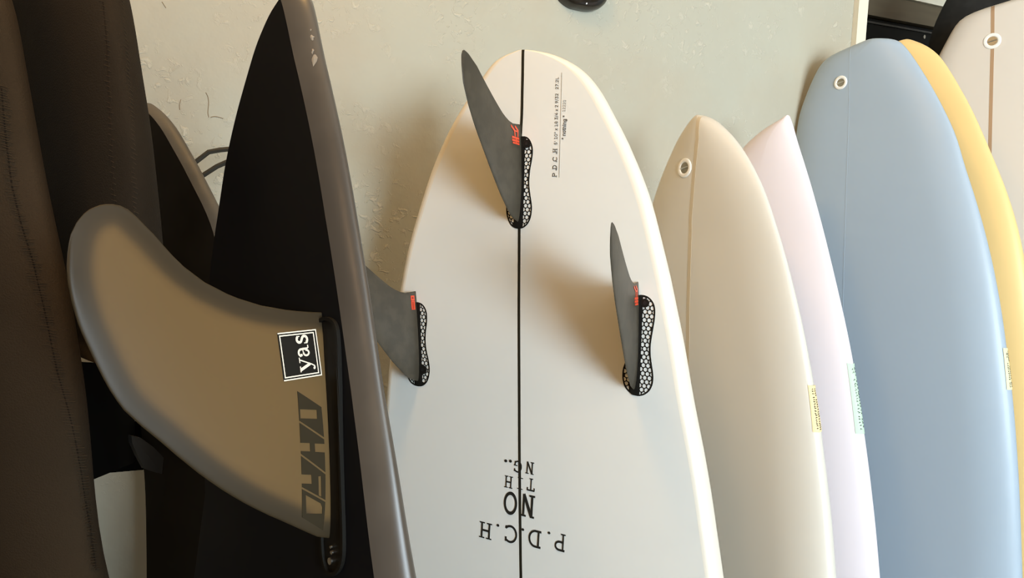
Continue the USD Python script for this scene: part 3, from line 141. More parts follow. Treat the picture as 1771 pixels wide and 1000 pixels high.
class Board:
    """A surfboard: outline (t down from the tail tip, left and right edge s) lofted with a rail profile. Points are world points."""

    def __init__(self, P, tab):
        self.P, self.O = P, np.array(P["O"], float)
        self.e, self.u, self.n = frame_axes(P["psi"], P["lean"], P.get("roll", 0))
        self.t, self.l, self.r = (np.array(x, float) for x in tab)

    def thick(self, t):
        P = self.P
        end = self.t[-1]
        k = P["tmin"] + (1 - P["tmin"]) * np.sin(np.pi / 2 * np.clip(np.minimum(t / P["tfull"], (end - t) / (0.35 * end)), 0, 1))
        return P["T"] * k

    def profile(self, d, half, t, front):
        """Height of the front (or depth of the back) at d from the rail."""
        P = self.P
        f, D, p, c = (P["f"], P["Df"], P["pf"], P["cf"]) if front else (1 - P["f"], P["Db"], P["pb"], P["cb"])
        Dm = np.minimum(D, half * 0.999) + 1e-9
        T = self.thick(t) * f * np.sqrt(np.clip(1 - (1 - np.minimum(half / D, 1)) ** 2, 0, 1))
        x = np.clip(d / Dm, 0, 1)
        g = (1 - (1 - x) ** p) ** (1 / p) if not P.get("hard") or not front else x ** 0.55
        v = np.clip(1 - d / np.maximum(half, 1e-9), 0, 1)
        return T * ((1 - c) * g + c * (1 - v ** 2))

    def world(self, s, t, w):
        s, t, w = np.broadcast_arrays(np.asarray(s, float), t, w)
        return self.O + s[..., None] * self.e - t[..., None] * self.u + w[..., None] * self.n

    def edges(self, t):
        return np.interp(t, self.t, self.l), np.interp(t, self.t, self.r)

    def height(self, s, t):
        l, r = self.edges(t)
        half = np.maximum((r - l) / 2, 1e-6)
        return self.profile(np.clip(half - np.abs(s - (l + r) / 2), 0, None), half, t, True)

    def front(self, s, t, off=0.0):
        s, t = np.asarray(s, float), np.asarray(t, float)
        return self.world(s, t, self.height(s, t) + off)

    def rail_point(self, t, q, off=0.0):
        """A point on the right rail: q > 0 on the front side (0 apex, 1 where the rail ends), q < 0 on the back."""
        t, q = np.asarray(t, float), np.asarray(q, float)
        l, r = self.edges(t)
        half = (r - l) / 2
        res = []
        for tt, qq, h, rr in zip(np.ravel(t), np.ravel(q), np.ravel(half), np.ravel(r)):
            d = abs(qq) ** 2 * (self.P["Df"] if qq > 0 else self.P["Db"])
            w = self.profile(d, h, tt, qq > 0) * (1 if qq > 0 else -1)
            res.append((rr - d, tt, w))
        a = np.array(res)
        # push outwards
        c = np.array([(rr - 0.6 * self.P["Df"], 0) for rr in np.ravel(r)])
        dirv = np.stack([a[:, 0] - c[:, 0], a[:, 2]], 1)
        dirv /= np.linalg.norm(dirv, axis=1)[:, None]
        return self.world(a[:, 0] + off * dirv[:, 0], a[:, 1], a[:, 2] + off * dirv[:, 1])

    def mesh(self, nr=9, ni=10):
        """{'face': front between the rails, 'rail': the rest} as (vertices, quads) sharing one closed loft."""
        P = self.P
        x = 1 - np.cos(np.linspace(0, 1, nr + 1) * np.pi / 2)
        rings = []
        for t, l, r in zip(self.t, self.l, self.r):
            half, mid = max((r - l) / 2, 2e-4), (l + r) / 2
            row = []
            for front in (True, False):
                D = P["Df"] if front else P["Db"]
                Dm = min(D, half * 0.98)
                d = np.concatenate([x * Dm, np.linspace(Dm, half, ni // 2 + 1)[1:]])
                s = np.concatenate([-half + d, (half - d)[::-1][1:]])
                dd = np.concatenate([d, d[::-1][1:]])
                w = self.profile(dd, half, t, front)
                row.append((mid + s, w if front else -w))
            (sf, wf), (sb, wb) = row
            rings.append(np.stack([np.concatenate([sf, sb[::-1][1:-1]]), np.full(len(sf) + len(sb) - 2, t), np.concatenate([wf, wb[::-1][1:-1]])], 1))
        A = np.array(rings)
        n, K = A.shape[:2]
        V = self.world(A[..., 0], A[..., 1], A[..., 2]).reshape(-1, 3)
        M = (K + 2) // 2
        i, j = np.meshgrid(np.arange(n - 1), np.arange(K), indexing="ij")
        q = np.stack([i * K + j, (i + 1) * K + j, (i + 1) * K + (j + 1) % K, i * K + (j + 1) % K], -1)
        isface = (j >= nr) & (j < M - 1 - nr)
        ends = np.array([[0, (k + 1), k, k] for k in range(1, K - 1)])
        ends2 = np.array([[(n - 1) * K, (n - 1) * K + k, (n - 1) * K + k + 1, (n - 1) * K + k + 1] for k in range(1, K - 1)])
        return V, q[isface], np.concatenate([q[~isface], ends, ends2])


def tri(v, q):
    """(vertices, triangles) of quads, only the vertices that are used."""
    f = np.vstack([q[:, [0, 1, 2]], q[:, [0, 2, 3]]])
    f = f[(f[:, 0] != f[:, 1]) & (f[:, 1] != f[:, 2]) & (f[:, 0] != f[:, 2])]
    used, inv = np.unique(f, return_inverse=True)
    return np.asarray(v)[used], inv.reshape(-1, 3)


def fin_rows(poly, n=26):
    """Chord of a fin outline (points (a, h), base on h = 0) at n heights: (h, leading a, trailing a)."""
    from shapely.geometry import LineString, Polygon
    P = Polygon(poly).buffer(0)
    top = P.bounds[3]
    out = []
    for k in np.linspace(0, 1, n):
        h = top * (1 - (1 - k) ** 2) if k < 1 else top
        h = min(max(h, 1e-5), top * 0.9995)
        c = P.intersection(LineString([(-1, h), (1, h)]))
        out.append((h if k else 0.0, c.bounds[0], c.bounds[2]))
    return np.array(out)


def fin_mesh(B0, ax, out, rows, T, flat=False, sink=0.004, m=16):
    """A foiled fin: base starts at B0 and runs along ax, the blade rises along out; thickness T at the base."""
    side = np.cross(ax, out)
    side /= np.linalg.norm(side)
    x = (1 - np.cos(np.linspace(0, np.pi, m))) / 2
    foil = 1.48 * np.sqrt(x) * (1 - x) ** 0.9 / 0.62
    foil /= foil.max()
    rings = []
    top = rows[-1][0]
    for k, (h, a0, a1) in enumerate(rows):
        if k == 0:
            h = -sink
        c = a1 - a0
        a = a1 - x * c              # leading edge is the larger a
        y = foil * T * (0.28 + 0.72 * (1 - max(h, 0) / top) ** 0.8) * min(1, c / 0.03)
        y = np.maximum(y, 0.0004)
        lo = -y * (0.15 if flat else 1)
        ring = [B0 + ax * aa + out * h + side * yy / 2 for aa, yy in zip(a, y)] + [B0 + ax * aa + out * h + side * yy / 2 for aa, yy in zip(a[::-1][1:-1], lo[::-1][1:-1])]
        rings.append(ring)
    A = np.array(rings)
    n, K = A.shape[:2]
    i, j = np.meshgrid(np.arange(n - 1), np.arange(K), indexing="ij")
    q = np.stack([i * K + j, i * K + (j + 1) % K, (i + 1) * K + (j + 1) % K, (i + 1) * K + j], -1).reshape(-1, 4)
    caps = np.array([[0, k + 1, k, k] for k in range(1, K - 1)] + [[(n - 1) * K, (n - 1) * K + k, (n - 1) * K + k + 1, (n - 1) * K + k + 1] for k in range(1, K - 1)])
    return tri(A.reshape(-1, 3), np.vstack([q, caps]))

# ---- helpers -----------------------------------------------------------------------------------
taken = {}


def path_of(name, parent):
    base = (str(parent.GetPath()) if parent else "/World") + "/" + name
    k = taken.get(base, -1) + 1
    taken[base] = k
    return base if k == 0 else "%s_%03d" % (base, k)


origin_of = {}


def thing(name, label, category, base, group=None):
    """An Xform at the thing's base; its parts are its children."""
    x = UsdGeom.Xform.Define(stage, path_of(name, None))
    x.AddTranslateOp().Set(Gf.Vec3d(*map(float, base)))
    p = x.GetPrim()
    origin_of[p.GetPath()] = np.array(base, float)
    say(p, label, category, group)
    return p


def say(p, label=None, category=None, group=None, kind=None):
    for k, v in (("label", label), ("category", category), ("group", group), ("kind", kind)):
        if v:
            p.SetCustomDataByKey(k, v)


def world_of(parent):
    q = parent
    while q and q.GetPath() not in origin_of:
        q = q.GetParent()
        if not q or q.IsPseudoRoot():
            return np.zeros(3)
    return origin_of[q.GetPath()] if q else np.zeros(3)


def part(name, mesh, material, parent=None, smooth=False, label=None, kind=None, flip=False):
    """One Mesh prim from world-space geometry under a thing or a part (or at top level)."""
    v, f, _ = meshkit.arrays(mesh)
    if flip:
        f = f[:, ::-1]
    if parent:
        v = v - world_of(parent)
    m = usdkit.mesh(stage, path_of(name, parent), (v, f), material, smooth=smooth)
    say(m.GetPrim(), label, None, None, kind)
    return m.GetPrim()


def box_axes(c, ax, ay, az, sx, sy, sz):
    """A box centred at c with the axes ax, ay, az."""
    m = trimesh.creation.box([sx, sy, sz])
    M = np.eye(4)
    M[:3, 0], M[:3, 1], M[:3, 2], M[:3, 3] = ax, ay, az, c
    if np.linalg.det(M[:3, :3]) < 0:
        m.invert()
    m.apply_transform(M)
    return m


def room_box(w0, w1, h0, h1, z0, z1):
    return box_axes(room((w0 + w1) / 2, (h0 + h1) / 2, (z0 + z1) / 2), W, N, Z, abs(w1 - w0), abs(h1 - h0), abs(z1 - z0))


def structure(name, mesh, material, smooth=False):
    p = part(name, mesh, material, None, smooth)
    say(p, kind="structure")
    return p


def tube(points, r, sides=8, flat=None):
    """A swept tube (r, or an ellipse r x flat) along a polyline."""
    P = np.array(points, float)
    T = np.gradient(P, axis=0)
    T /= np.linalg.norm(T, axis=1)[:, None]
    up = np.array([0.3, -0.9, 0.3]) if flat is not None else np.array([0.2, 0.1, 0.97])
    A = np.cross(T, up)
    A /= np.linalg.norm(A, axis=1)[:, None]
    Bn = np.cross(T, A)
    th = np.linspace(0, 2 * np.pi, sides, endpoint=False)
    V = P[:, None] + r * np.cos(th)[None, :, None] * A[:, None] + (flat or r) * np.sin(th)[None, :, None] * Bn[:, None]
    n = len(P)
    i, j = np.meshgrid(np.arange(n - 1), np.arange(sides), indexing="ij")
    q = np.stack([i * sides + j, (i + 1) * sides + j, (i + 1) * sides + (j + 1) % sides, i * sides + (j + 1) % sides], -1).reshape(-1, 4)
    caps = [[0, k, k + 1, k + 1] for k in range(1, sides - 1)] + [[(n - 1) * sides, (n - 1) * sides + k + 1, (n - 1) * sides + k, (n - 1) * sides + k] for k in range(1, sides - 1)]
    return tri(V.reshape(-1, 3), np.vstack([q, caps]))


def slab(shape, lift, depth, place, grid=None):
    """A flat shape (shapely, in local x, y) extruded and laid on a surface: place(x, y, height) -> world points."""
    geoms = [g for g in getattr(shape, "geoms", [shape]) if g.area > 1e-10]
    ms = []
    for g in geoms:
        m = trimesh.creation.extrude_polygon(g, depth, engine="earcut")
        if grid:
            m = m.subdivide_to_size(grid, max_iter=12)
        ms.append(m)
    m = trimesh.util.concatenate(ms)
    v = np.array(m.vertices)
    return place(v[:, 0], v[:, 1], v[:, 2] + lift), np.array(m.faces)


def chaikin(pts, n=2, closed=True):
    P = np.array(pts, float)
    for _ in range(n):
        Q = np.roll(P, -1, 0) if closed else P[1:]
        A = P if closed else P[:-1]
        R = np.stack([0.75 * A + 0.25 * Q, 0.25 * A + 0.75 * Q], 1).reshape(-1, P.shape[1])
        P = R if closed else np.vstack([P[:1], R, P[-1:]])
    return P


# ---- materials ---------------------------------------------------------------------------------
def look(name, nodes, links=(), surface="p.BSDF"):
    return usdkit.material(stage, "/World/Looks/" + name, nodes, links, surface=surface)


def plain(name, color, rough=0.5, spec=0.5, **kw):
    return look(name, {"p": ("principled_bsdf", dict(base_color=color, roughness=rough, specular_ior_level=spec, **kw))})


def speckled(name, c1, c2, scale, rough, spec=0.5, bump=0.0, bscale=200.0, lo=0.4, hi=0.6, **kw):
    nodes = {"g": ("geometry", {}), "n": ("noise_texture", {"scale": scale, "detail": 4.0}), "r": ("rgb_ramp", {"ramp": [(0, c1), (lo, c1), (hi, c2), (1, c2)]}),
             "p": ("principled_bsdf", dict(roughness=rough, specular_ior_level=spec, **kw))}
    links = [("g.position", "n.vector"), ("n.fac", "r.fac"), ("r.color", "p.base_color")]
    if bump:
        nodes["bn"] = ("noise_texture", {"scale": bscale, "detail": 3.0})
        nodes["b"] = ("bump", {"strength": bump, "distance": 0.002})
        links += [("g.position", "bn.vector"), ("bn.fac", "b.height"), ("b.normal", "p.normal")]
    return look(name, nodes, links)


plaster = look("plaster", {
    "g": ("geometry", {}),
    "n1": ("noise_texture", {"scale": 3.2, "detail": 5.0, "roughness": 0.6}),
    "r1": ("rgb_ramp", {"ramp": [(0, (0.39, 0.345, 0.26)), (0.42, (0.41, 0.375, 0.29)), (0.58, (0.415, 0.40, 0.32)), (1, (0.42, 0.412, 0.34))]}),
    "n2": ("noise_texture", {"scale": 70.0, "detail": 4.0, "roughness": 0.6, "distortion": 0.6}),
    "r2": ("rgb_ramp", {"ramp": [(0, (0, 0, 0)), (0.55, (0, 0, 0)), (0.65, (1, 1, 1)), (1, (1, 1, 1))]}),
    "n5": ("noise_texture", {"scale": 7.0, "detail": 3.0, "roughness": 0.5}),
    "r5": ("rgb_ramp", {"ramp": [(0, (0, 0, 0)), (0.44, (0, 0, 0)), (0.60, (1, 1, 1)), (1, (1, 1, 1))]}),
    "gate": ("math", {"math_type": "multiply"}),
    "m": ("mix", {"color2": (0.53, 0.50, 0.40)}), "k": ("math", {"math_type": "multiply", "value2": 0.85}),
    "n3": ("noise_texture", {"scale": 5.0, "detail": 6.0, "roughness": 0.55}),
    "a": ("math", {"math_type": "multiply_add", "value2": 0.22}),
    "b": ("bump", {"strength": 0.5, "distance": 0.012}),
    "p": ("principled_bsdf", {"roughness": 0.62, "specular_ior_level": 0.35})},
    [("g.position", "n1.vector"), ("n1.fac", "r1.fac"), ("g.position", "n2.vector"), ("n2.fac", "r2.fac"), ("g.position", "n5.vector"), ("n5.fac", "r5.fac"), ("r2.color", "gate.value1"), ("r5.color", "gate.value2"),
     ("gate.value", "k.value1"), ("k.value", "m.fac"), ("r1.color", "m.color1"), ("m.color", "p.base_color"),
     ("g.position", "n3.vector"), ("gate.value", "a.value1"), ("n3.fac", "a.value3"), ("a.value", "b.height"), ("b.normal", "p.normal")])
scratch_m = plain("scratch_shadow", (0.25, 0.20, 0.13), 0.8, 0.2)
paint_white = speckled("painted_white", (0.62, 0.59, 0.52), (0.66, 0.63, 0.56), 3.0, 0.6)
ceiling_paint = plain("ceiling_paint", (0.66, 0.62, 0.54), 0.7)
concrete = speckled("concrete_floor", (0.22, 0.20, 0.17), (0.29, 0.26, 0.22), 2.5, 0.45, bump=0.1, bscale=60)
casing_paint = plain("casing_paint", (0.72, 0.67, 0.54), 0.5)
brown_wood = look("brown_wood", {"g": ("geometry", {}), "map": ("mapping", {"scale": (2.0, 2.0, 26.0)}), "n": ("noise_texture", {"scale": 3.0, "detail": 5.0}), "r": ("rgb_ramp", {"ramp": [(0, (0.075, 0.058, 0.034)), (1, (0.13, 0.10, 0.06))]}),
                                "p": ("principled_bsdf", {"roughness": 0.5})}, [("g.position", "map.vector"), ("map.vector", "n.vector"), ("n.fac", "r.fac"), ("r.color", "p.base_color")])
black_panel = plain("black_panel", (0.005, 0.005, 0.005), 0.5, 0.1)
gloss_white = plain("gloss_white", (0.77, 0.767, 0.722), 0.24, 0.4, coat_weight=0.15)
cream_foam = plain("cream_resin", (0.65, 0.62, 0.55), 0.42, 0.4)
lilac_foam = plain("lilac_resin", (0.77, 0.705, 0.735), 0.42, 0.4)
blue_foam = plain("blue_resin", (0.355, 0.435, 0.515), 0.40, 0.45)
yellow_foam = plain("yellow_resin", (0.82, 0.58, 0.25), 0.42, 0.4)
far_foam = plain("white_resin", (0.67, 0.605, 0.52), 0.42, 0.4)
black_foam = speckled("black_foam", (0.012, 0.012, 0.011), (0.018, 0.018, 0.016), 40, 0.7, 0.3)
navy_face = speckled("black_resin", (0.0055, 0.0062, 0.0085), (0.0085, 0.0085, 0.0095), 9.0, 0.5, 0.15)
grey_rail = speckled("graphite_rail", (0.072, 0.061, 0.050), (0.095, 0.081, 0.066), 14.0, 0.34, 0.6)
olive_face = speckled("dark_sanded_resin", (0.012, 0.0095, 0.0065), (0.016, 0.013, 0.009), 12.0, 0.6, 0.15)
third_rail_m = speckled("sanded_grey_rail", (0.075, 0.068, 0.057), (0.10, 0.09, 0.075), 18.0, 0.5, 0.4)
fabric = {}
for nm, c1, c2 in (("brown_fabric", (0.032, 0.0215, 0.012), (0.043, 0.029, 0.017)), ("dark_fabric", (0.019, 0.0137, 0.0088), (0.027, 0.0195, 0.0123))):
    fabric[nm] = look(nm, {"g": ("geometry", {}), "n": ("noise_texture", {"scale": 6.0, "detail": 6.0}), "r": ("rgb_ramp", {"ramp": [(0.3, c1), (0.7, c2)]}),
                           "w": ("noise_texture", {"scale": 700.0, "detail": 2.0}), "w2": ("noise_texture", {"scale": 14.0, "detail": 3.0}), "ad": ("math", {"math_type": "multiply_add", "value2": 0.25}), "b": ("bump", {"strength": 0.5, "distance": 0.003}),
                           "p": ("principled_bsdf", {"roughness": 0.9, "specular_ior_level": 0.1, "sheen_weight": 0.0})},
                      [("g.position", "n.vector"), ("n.fac", "r.fac"), ("r.color", "p.base_color"), ("g.position", "w.vector"), ("g.position", "w2.vector"), ("w.fac", "ad.value1"), ("w2.fac", "ad.value3"), ("ad.value", "b.height"), ("b.normal", "p.normal")])
thread = plain("thread", (0.050, 0.034, 0.020), 0.9, 0.1)
seam_dark = plain("seam_shadow_cord", (0.017, 0.0115, 0.007), 0.9, 0.1)
fin_black = speckled("fin_composite", (0.048, 0.040, 0.027), (0.064, 0.053, 0.036), 60, 0.42, 0.4, bump=0.05, bscale=900)
plug_black = plain("plug_black", (0.011, 0.010, 0.008), 0.5, 0.15)
hole_black = plain("screw_black", (0.003, 0.003, 0.003), 0.6)
red_print = plain("red_print", (0.72, 0.075, 0.028), 0.45)
red_dark = plain("red_print_dark", (0.25, 0.022, 0.012), 0.5)
ink = plain("black_ink", (0.018, 0.016, 0.012), 0.5)
ink_soft = plain("pencil_ink", (0.13, 0.12, 0.105), 0.6)
ink_faint = plain("faint_ink", (0.36, 0.35, 0.32), 0.6)
line_black = plain("black_glue_line", (0.022, 0.019, 0.012), 0.3)
cedar = plain("cedar_stringer", (0.40, 0.25, 0.14), 0.4)
pale_stringer = plain("pale_wood_stringer", (0.56, 0.47, 0.33), 0.4)
blue_line = plain("pale_blue_line", (0.36, 0.44, 0.52), 0.4)
plug_white = plain("white_plastic", (0.86, 0.84, 0.78), 0.25, 0.6)
plug_cup = plain("cup_metal", (0.30, 0.27, 0.20), 0.35, 0.5, metallic=0.6)
steel = plain("steel_pin", (0.62, 0.60, 0.55), 0.3, 0.5, metallic=1.0)
tape_cream = plain("cream_tape", (0.80, 0.63, 0.34), 0.6)
tape_mint = plain("mint_tape", (0.50, 0.66, 0.51), 0.6)
tape_pale = plain("pale_yellow_tape", (0.74, 0.68, 0.42), 0.6)
chip_white = plain("chipped_resin", (0.30, 0.255, 0.20), 0.6, 0.3)
sticker_black = plain("sticker_black", (0.012, 0.010, 0.007), 0.6, 0.15)
sticker_white = plain("sticker_white", (0.86, 0.78, 0.66), 0.45)
olive_print = plain("olive_print", (0.034, 0.025, 0.012), 0.6, 0.12)
ornament_m = plain("dark_varnish", (0.014, 0.010, 0.006), 0.18, 0.6)
strap_m = plain("dark_metal", (0.05, 0.044, 0.033), 0.45, 0.5)
arm_m = plain("black_padding", (0.0028, 0.0024, 0.002), 0.9, 0.05)
# honey resin fin: a glassy bead at the edge, glass-cloth core inside; "core" is 1 over the core and falls to 0 at the edge
amber = look("honey_resin", {
    "at": ("attribute", {"attribute": "core"}),
    "r": ("rgb_ramp", {"ramp": [(0, (0.056, 0.040, 0.020)), (0.35, (0.078, 0.053, 0.025)), (0.75, (0.172, 0.105, 0.040)), (1, (0.195, 0.12, 0.045))]}),
    "d": ("principled_bsdf", {"roughness": 0.42, "specular_ior_level": 0.3}),
    "t": ("translucent_bsdf", {"color": (0.24, 0.155, 0.065)}), "mx": ("mix_closure", {"fac": 0.25})},
    [("at.fac", "r.fac"), ("r.color", "d.base_color"), ("d.BSDF", "mx.closure1"), ("t.BSDF", "mx.closure2")], surface="mx.closure")

# ---- the setting -------------------------------------------------------------------------------
TRIM = np.array(K["trim"])
w_in, w_out, w_face = [float((p - np.array([0, 1.24, 0])) @ W) for p in TRIM]
H = 2.8
wall_mesh = room_box(-2.4, w_in, -0.14, 0.0, -0.1, H + 0.1)
wall_p = structure("wall_back", wall_mesh, plaster)
for pts in K["scratches"]:
    part("scratch", tube(chaikin(np.array(pts), 2, False) + N * 0.0, 0.0006, 5), scratch_m, wall_p, label="short dark scratch in the plaster")
structure("trim_1", trimesh.util.concatenate([room_box(w_in + 0.0005, w_out, -0.16, 0.012, 0.0, H)]), casing_paint)
structure("floor", room_box(-2.6, 4.2, -2.2, 4.6, -0.1, 0.0), concrete)
structure("ceiling", room_box(-2.6, 4.2, -2.2, 4.6, H, H + 0.1), ceiling_paint)
structure("wall_left", room_box(-2.5, -2.4, -0.14, 4.4, 0.0, H), brown_wood)
structure("wall_right", room_box(4.0, 4.1, -2.2, 4.4, 0.0, H), paint_white)
a0, a1, b0, b1 = WIN[0] - WIN[3] / 2, WIN[0] + WIN[3] / 2, WIN[2] - WIN[4] / 2, WIN[2] + WIN[4] / 2
structure("wall_front", trimesh.util.concatenate([room_box(-2.4, a0, 4.2, 4.3, 0, H), room_box(a1, 4.0, 4.2, 4.3, 0, H), room_box(a0, a1, 4.2, 4.3, 0, b0), room_box(a0, a1, 4.2, 4.3, b1, H)]), paint_white)
structure("window_1", trimesh.util.concatenate([room_box(a0, a0 + 0.04, 4.16, 4.26, b0, b1), room_box(a1 - 0.04, a1, 4.16, 4.26, b0, b1), room_box(a0, a1, 4.16, 4.26, b0, b0 + 0.04), room_box(a0, a1, 4.16, 4.26, b1 - 0.04, b1)]), casing_paint)
structure("wall_inner", room_box(-1.9, -0.43, 2.3, 2.42, 0, H), paint_white)
# what lies beyond the end of the plastered wall: fascia boards over a dark panel, seen past the casing
FD = np.array([math.cos(math.radians(34)), math.sin(math.radians(34)), 0])
FN = np.array([FD[1], -FD[0], 0])
fa = [np.array(p) for p in K["fasc"]]


def fascia(z0, z1, out, a=-1.6, b=2.6):
    c = fa[0] + FD * (a + b) / 2 + FN * (out - 0.1)
    c[2] = (z0 + z1) / 2
    return box_axes(c, FD, FN, Z, b - a, 0.2, z1 - z0)


z_light, z_brown = (fa[0][2] + fa[1][2]) / 2, (fa[2][2] + fa[3][2]) / 2
structure("trim_2", fascia(z_light, H, 0.03), casing_paint)
structure("trim_3", fascia(z_brown, z_light - 0.001, 0.02), brown_wood)
structure("trim_4", fascia(0.0, z_brown - 0.004, 0.0), black_panel)
structure("trim_5", fascia(z_brown - 0.018, z_brown - 0.0125, 0.006), plain("dark_ledge", (0.03, 0.028, 0.026), 0.5))
scr = thing("wall_screw", "tiny bright screw head on the black panel above the yellow board", "screw", fa[4] + FN * 0.0)
d = trimesh.creation.cylinder(radius=0.006, height=0.004, sections=20)
Mx = np.eye(4)
Mx[:3, 0], Mx[:3, 1], Mx[:3, 2], Mx[:3, 3] = FD, Z, FN, fa[4] + FN * 0.002
d.apply_transform(Mx)
part("head", d, steel, scr, smooth=30)

# ---- surfboards --------------------------------------------------------------------------------
boards = {}


def orient(m):
    """Faces outward."""
    return m


def surfboard(key, name, label, category, body_m, rail_m=None, bname="board_body"):
    P, tab = BOARDS[key]
    b = Board(P, tab)
    V, face, rest = b.mesh()
    base = b.world((b.l[-1] + b.r[-1]) / 2, b.t[-1], 0.0)
    th = thing(name, label, category, base)
    if rail_m is None:
        part(bname, tri(V, np.vstack([face, rest])), body_m, th, smooth=50, flip=True)
    else:
        part("bottom_face", tri(V, face), body_m, th, smooth=50, flip=True)
        part("rail", tri(V, rest), rail_m, th, smooth=50, flip=True, label="cream rail" if key == "white" else "grey rail and deck")
    boards[key] = (b, th)
    return b, th


def on_front(b, lift=0.0):
    return lambda s, t, h: b.front(s, t, h + lift)


def strip(b, line, width, lift=0.00022, stop=None):
    """A thin inlaid strip along a line of (s, t) on a board's front."""
    L = np.array(line)
    L = L[np.argsort(L[:, 1])]
    slope = (L[-1] - L[-2]) / (L[-1, 1] - L[-2, 1])
    t_end = L[-1, 1] if stop is None else stop
    top = np.linspace(b.t[0], L[0, 1], 200)
    l_, r_ = b.edges(top)
    t0 = top[np.argmax((l_ < L[0, 0] - width) & (r_ > L[0, 0] + width))] + 0.0004
    t = t0 + (t_end - t0) * np.linspace(0, 1, 160) ** 1.6
    s = np.interp(t, L[:, 1], L[:, 0]) + np.where(t > L[-1, 1], (t - L[-1, 1]) * slope[0], 0)
    V = np.concatenate([b.front(s - width / 2, t, lift), b.front(s + width / 2, t, lift), b.front(s - width / 2, t, -0.001), b.front(s + width / 2, t, -0.001)])
    n = len(t)
    i = np.arange(n - 1)
    q = np.concatenate([np.stack([i, i + n, i + n + 1, i + 1], 1), np.stack([i, i + 1, i + 1 + 2 * n, i + 2 * n], 1), np.stack([i + n, i + 3 * n, i + 3 * n + 1, i + n + 1], 1)])
    return tri(V, q)


# glyphs: strokes in a unit box (x, y from 0 to 1), slab serifs included
def strokes(lines, wd, sx=1.0):
    return unary_union([LineString([(x * sx, y) for x, y in l]).buffer(w_ if w_ else wd, cap_style=2, join_style=1) for l, w_ in [(l if isinstance(l, tuple) else (l, 0)) for l in lines]])


def arc(cx, cy, rx, ry, a0, a1, n=20):
    a = np.radians(np.linspace(a0, a1, n))
    return [(cx + rx * math.cos(x), cy + ry * math.sin(x)) for x in a]


def glyph(ch, wt=0.06, sf=0.035):
    s = lambda x0, x1, y: ([(x0, y), (x1, y)], sf)
    G = {
        "P": [[(0.22, 0), (0.22, 1)], s(0.02, 0.45, 0.03), [(0.05, 0.96), (0.6, 0.96)], arc(0.55, 0.72, 0.37, 0.24, 90, -90), [(0.22, 0.48), (0.56, 0.48)]],
        "D": [[(0.22, 0), (0.22, 1)], [(0.02, 0.04), (0.5, 0.04)], [(0.02, 0.96), (0.5, 0.96)], arc(0.45, 0.5, 0.48, 0.46, 90, -90)],
        "C": [arc(0.55, 0.5, 0.48, 0.46, 48, 312), [(0.88, 0.70), (0.88, 0.96)], [(0.86, 0.06), (0.9, 0.22)]],
        "H": [[(0.2, 0), (0.2, 1)], [(0.8, 0), (0.8, 1)], [(0.2, 0.5), (0.8, 0.5)], s(0, 0.42, 0.03), s(0, 0.42, 0.97), s(0.58, 1, 0.03), s(0.58, 1, 0.97)],
        "N": [[(0.2, 0), (0.2, 1)], [(0.82, 0), (0.82, 1)], ([(0.2, 0.98), (0.82, 0.02)], wt * 1.25), s(0, 0.42, 0.03), s(0.0, 0.25, 0.97), s(0.62, 1, 0.97)],
        "O": [arc(0.5, 0.5, 0.43, 0.45, 0, 361, 40)],
        "T": [[(0.5, 0), (0.5, 1)], [(0.04, 0.96), (0.96, 0.96)], [(0.06, 0.98), (0.06, 0.74)], [(0.94, 0.98), (0.94, 0.74)], s(0.28, 0.72, 0.03)],
        "I": [[(0.5, 0), (0.5, 1)], s(0.08, 0.92, 0.03), s(0.08, 0.92, 0.97)],
        "G": [arc(0.52, 0.5, 0.45, 0.46, 50, 320), [(0.88, 0.70), (0.88, 0.94)], [(0.86, 0.04), (0.86, 0.42)], s(0.56, 1.0, 0.42)],
        ".": [],
    }
    if ch == ".":
        return Point(0.5, 0.5).buffer(0.48)
    return strokes(G[ch], wt)


# the white three-fin board
b, th = surfboard("white", "white_surfboard", "glossy white round-tail surfboard with three black fins and black centre line", "surfboard", gloss_white, plain("gloss_cream", (0.79, 0.745, 0.645), 0.26, 0.4))
part("stringer", strip(b, K["white_stringer"], 0.0034, stop=float(b.t[-1]) - 0.08), line_black, th, label="thin black centre line")


def honeycomb(poly, slot, r=0.00235, rim=0.0015):
    """Plug frame: a rim, a honeycomb web and the solid slot the fin sits in."""
    P = Polygon(chaikin(poly, 2)).buffer(0)
    inner = P.buffer(-rim)
    hexes = []
    x0, y0, x1, y1 = P.bounds
    pitch = r * 2.2
    k = 0
    y = y0
    while y < y1 + pitch:
        x = x0 + (k % 2) * pitch / 2
        while x < x1 + pitch:
            hexes.append(Point(x, y).buffer(r, quad_segs=2))
            x += pitch
        y += pitch * 0.866
        k += 1
    holes = unary_union(hexes).intersection(inner).difference(slot.buffer(0.0012))
    holes = unary_union([g for g in getattr(holes, "geoms", [holes]) if g.area > r * r * 0.5])
    return P.difference(holes)


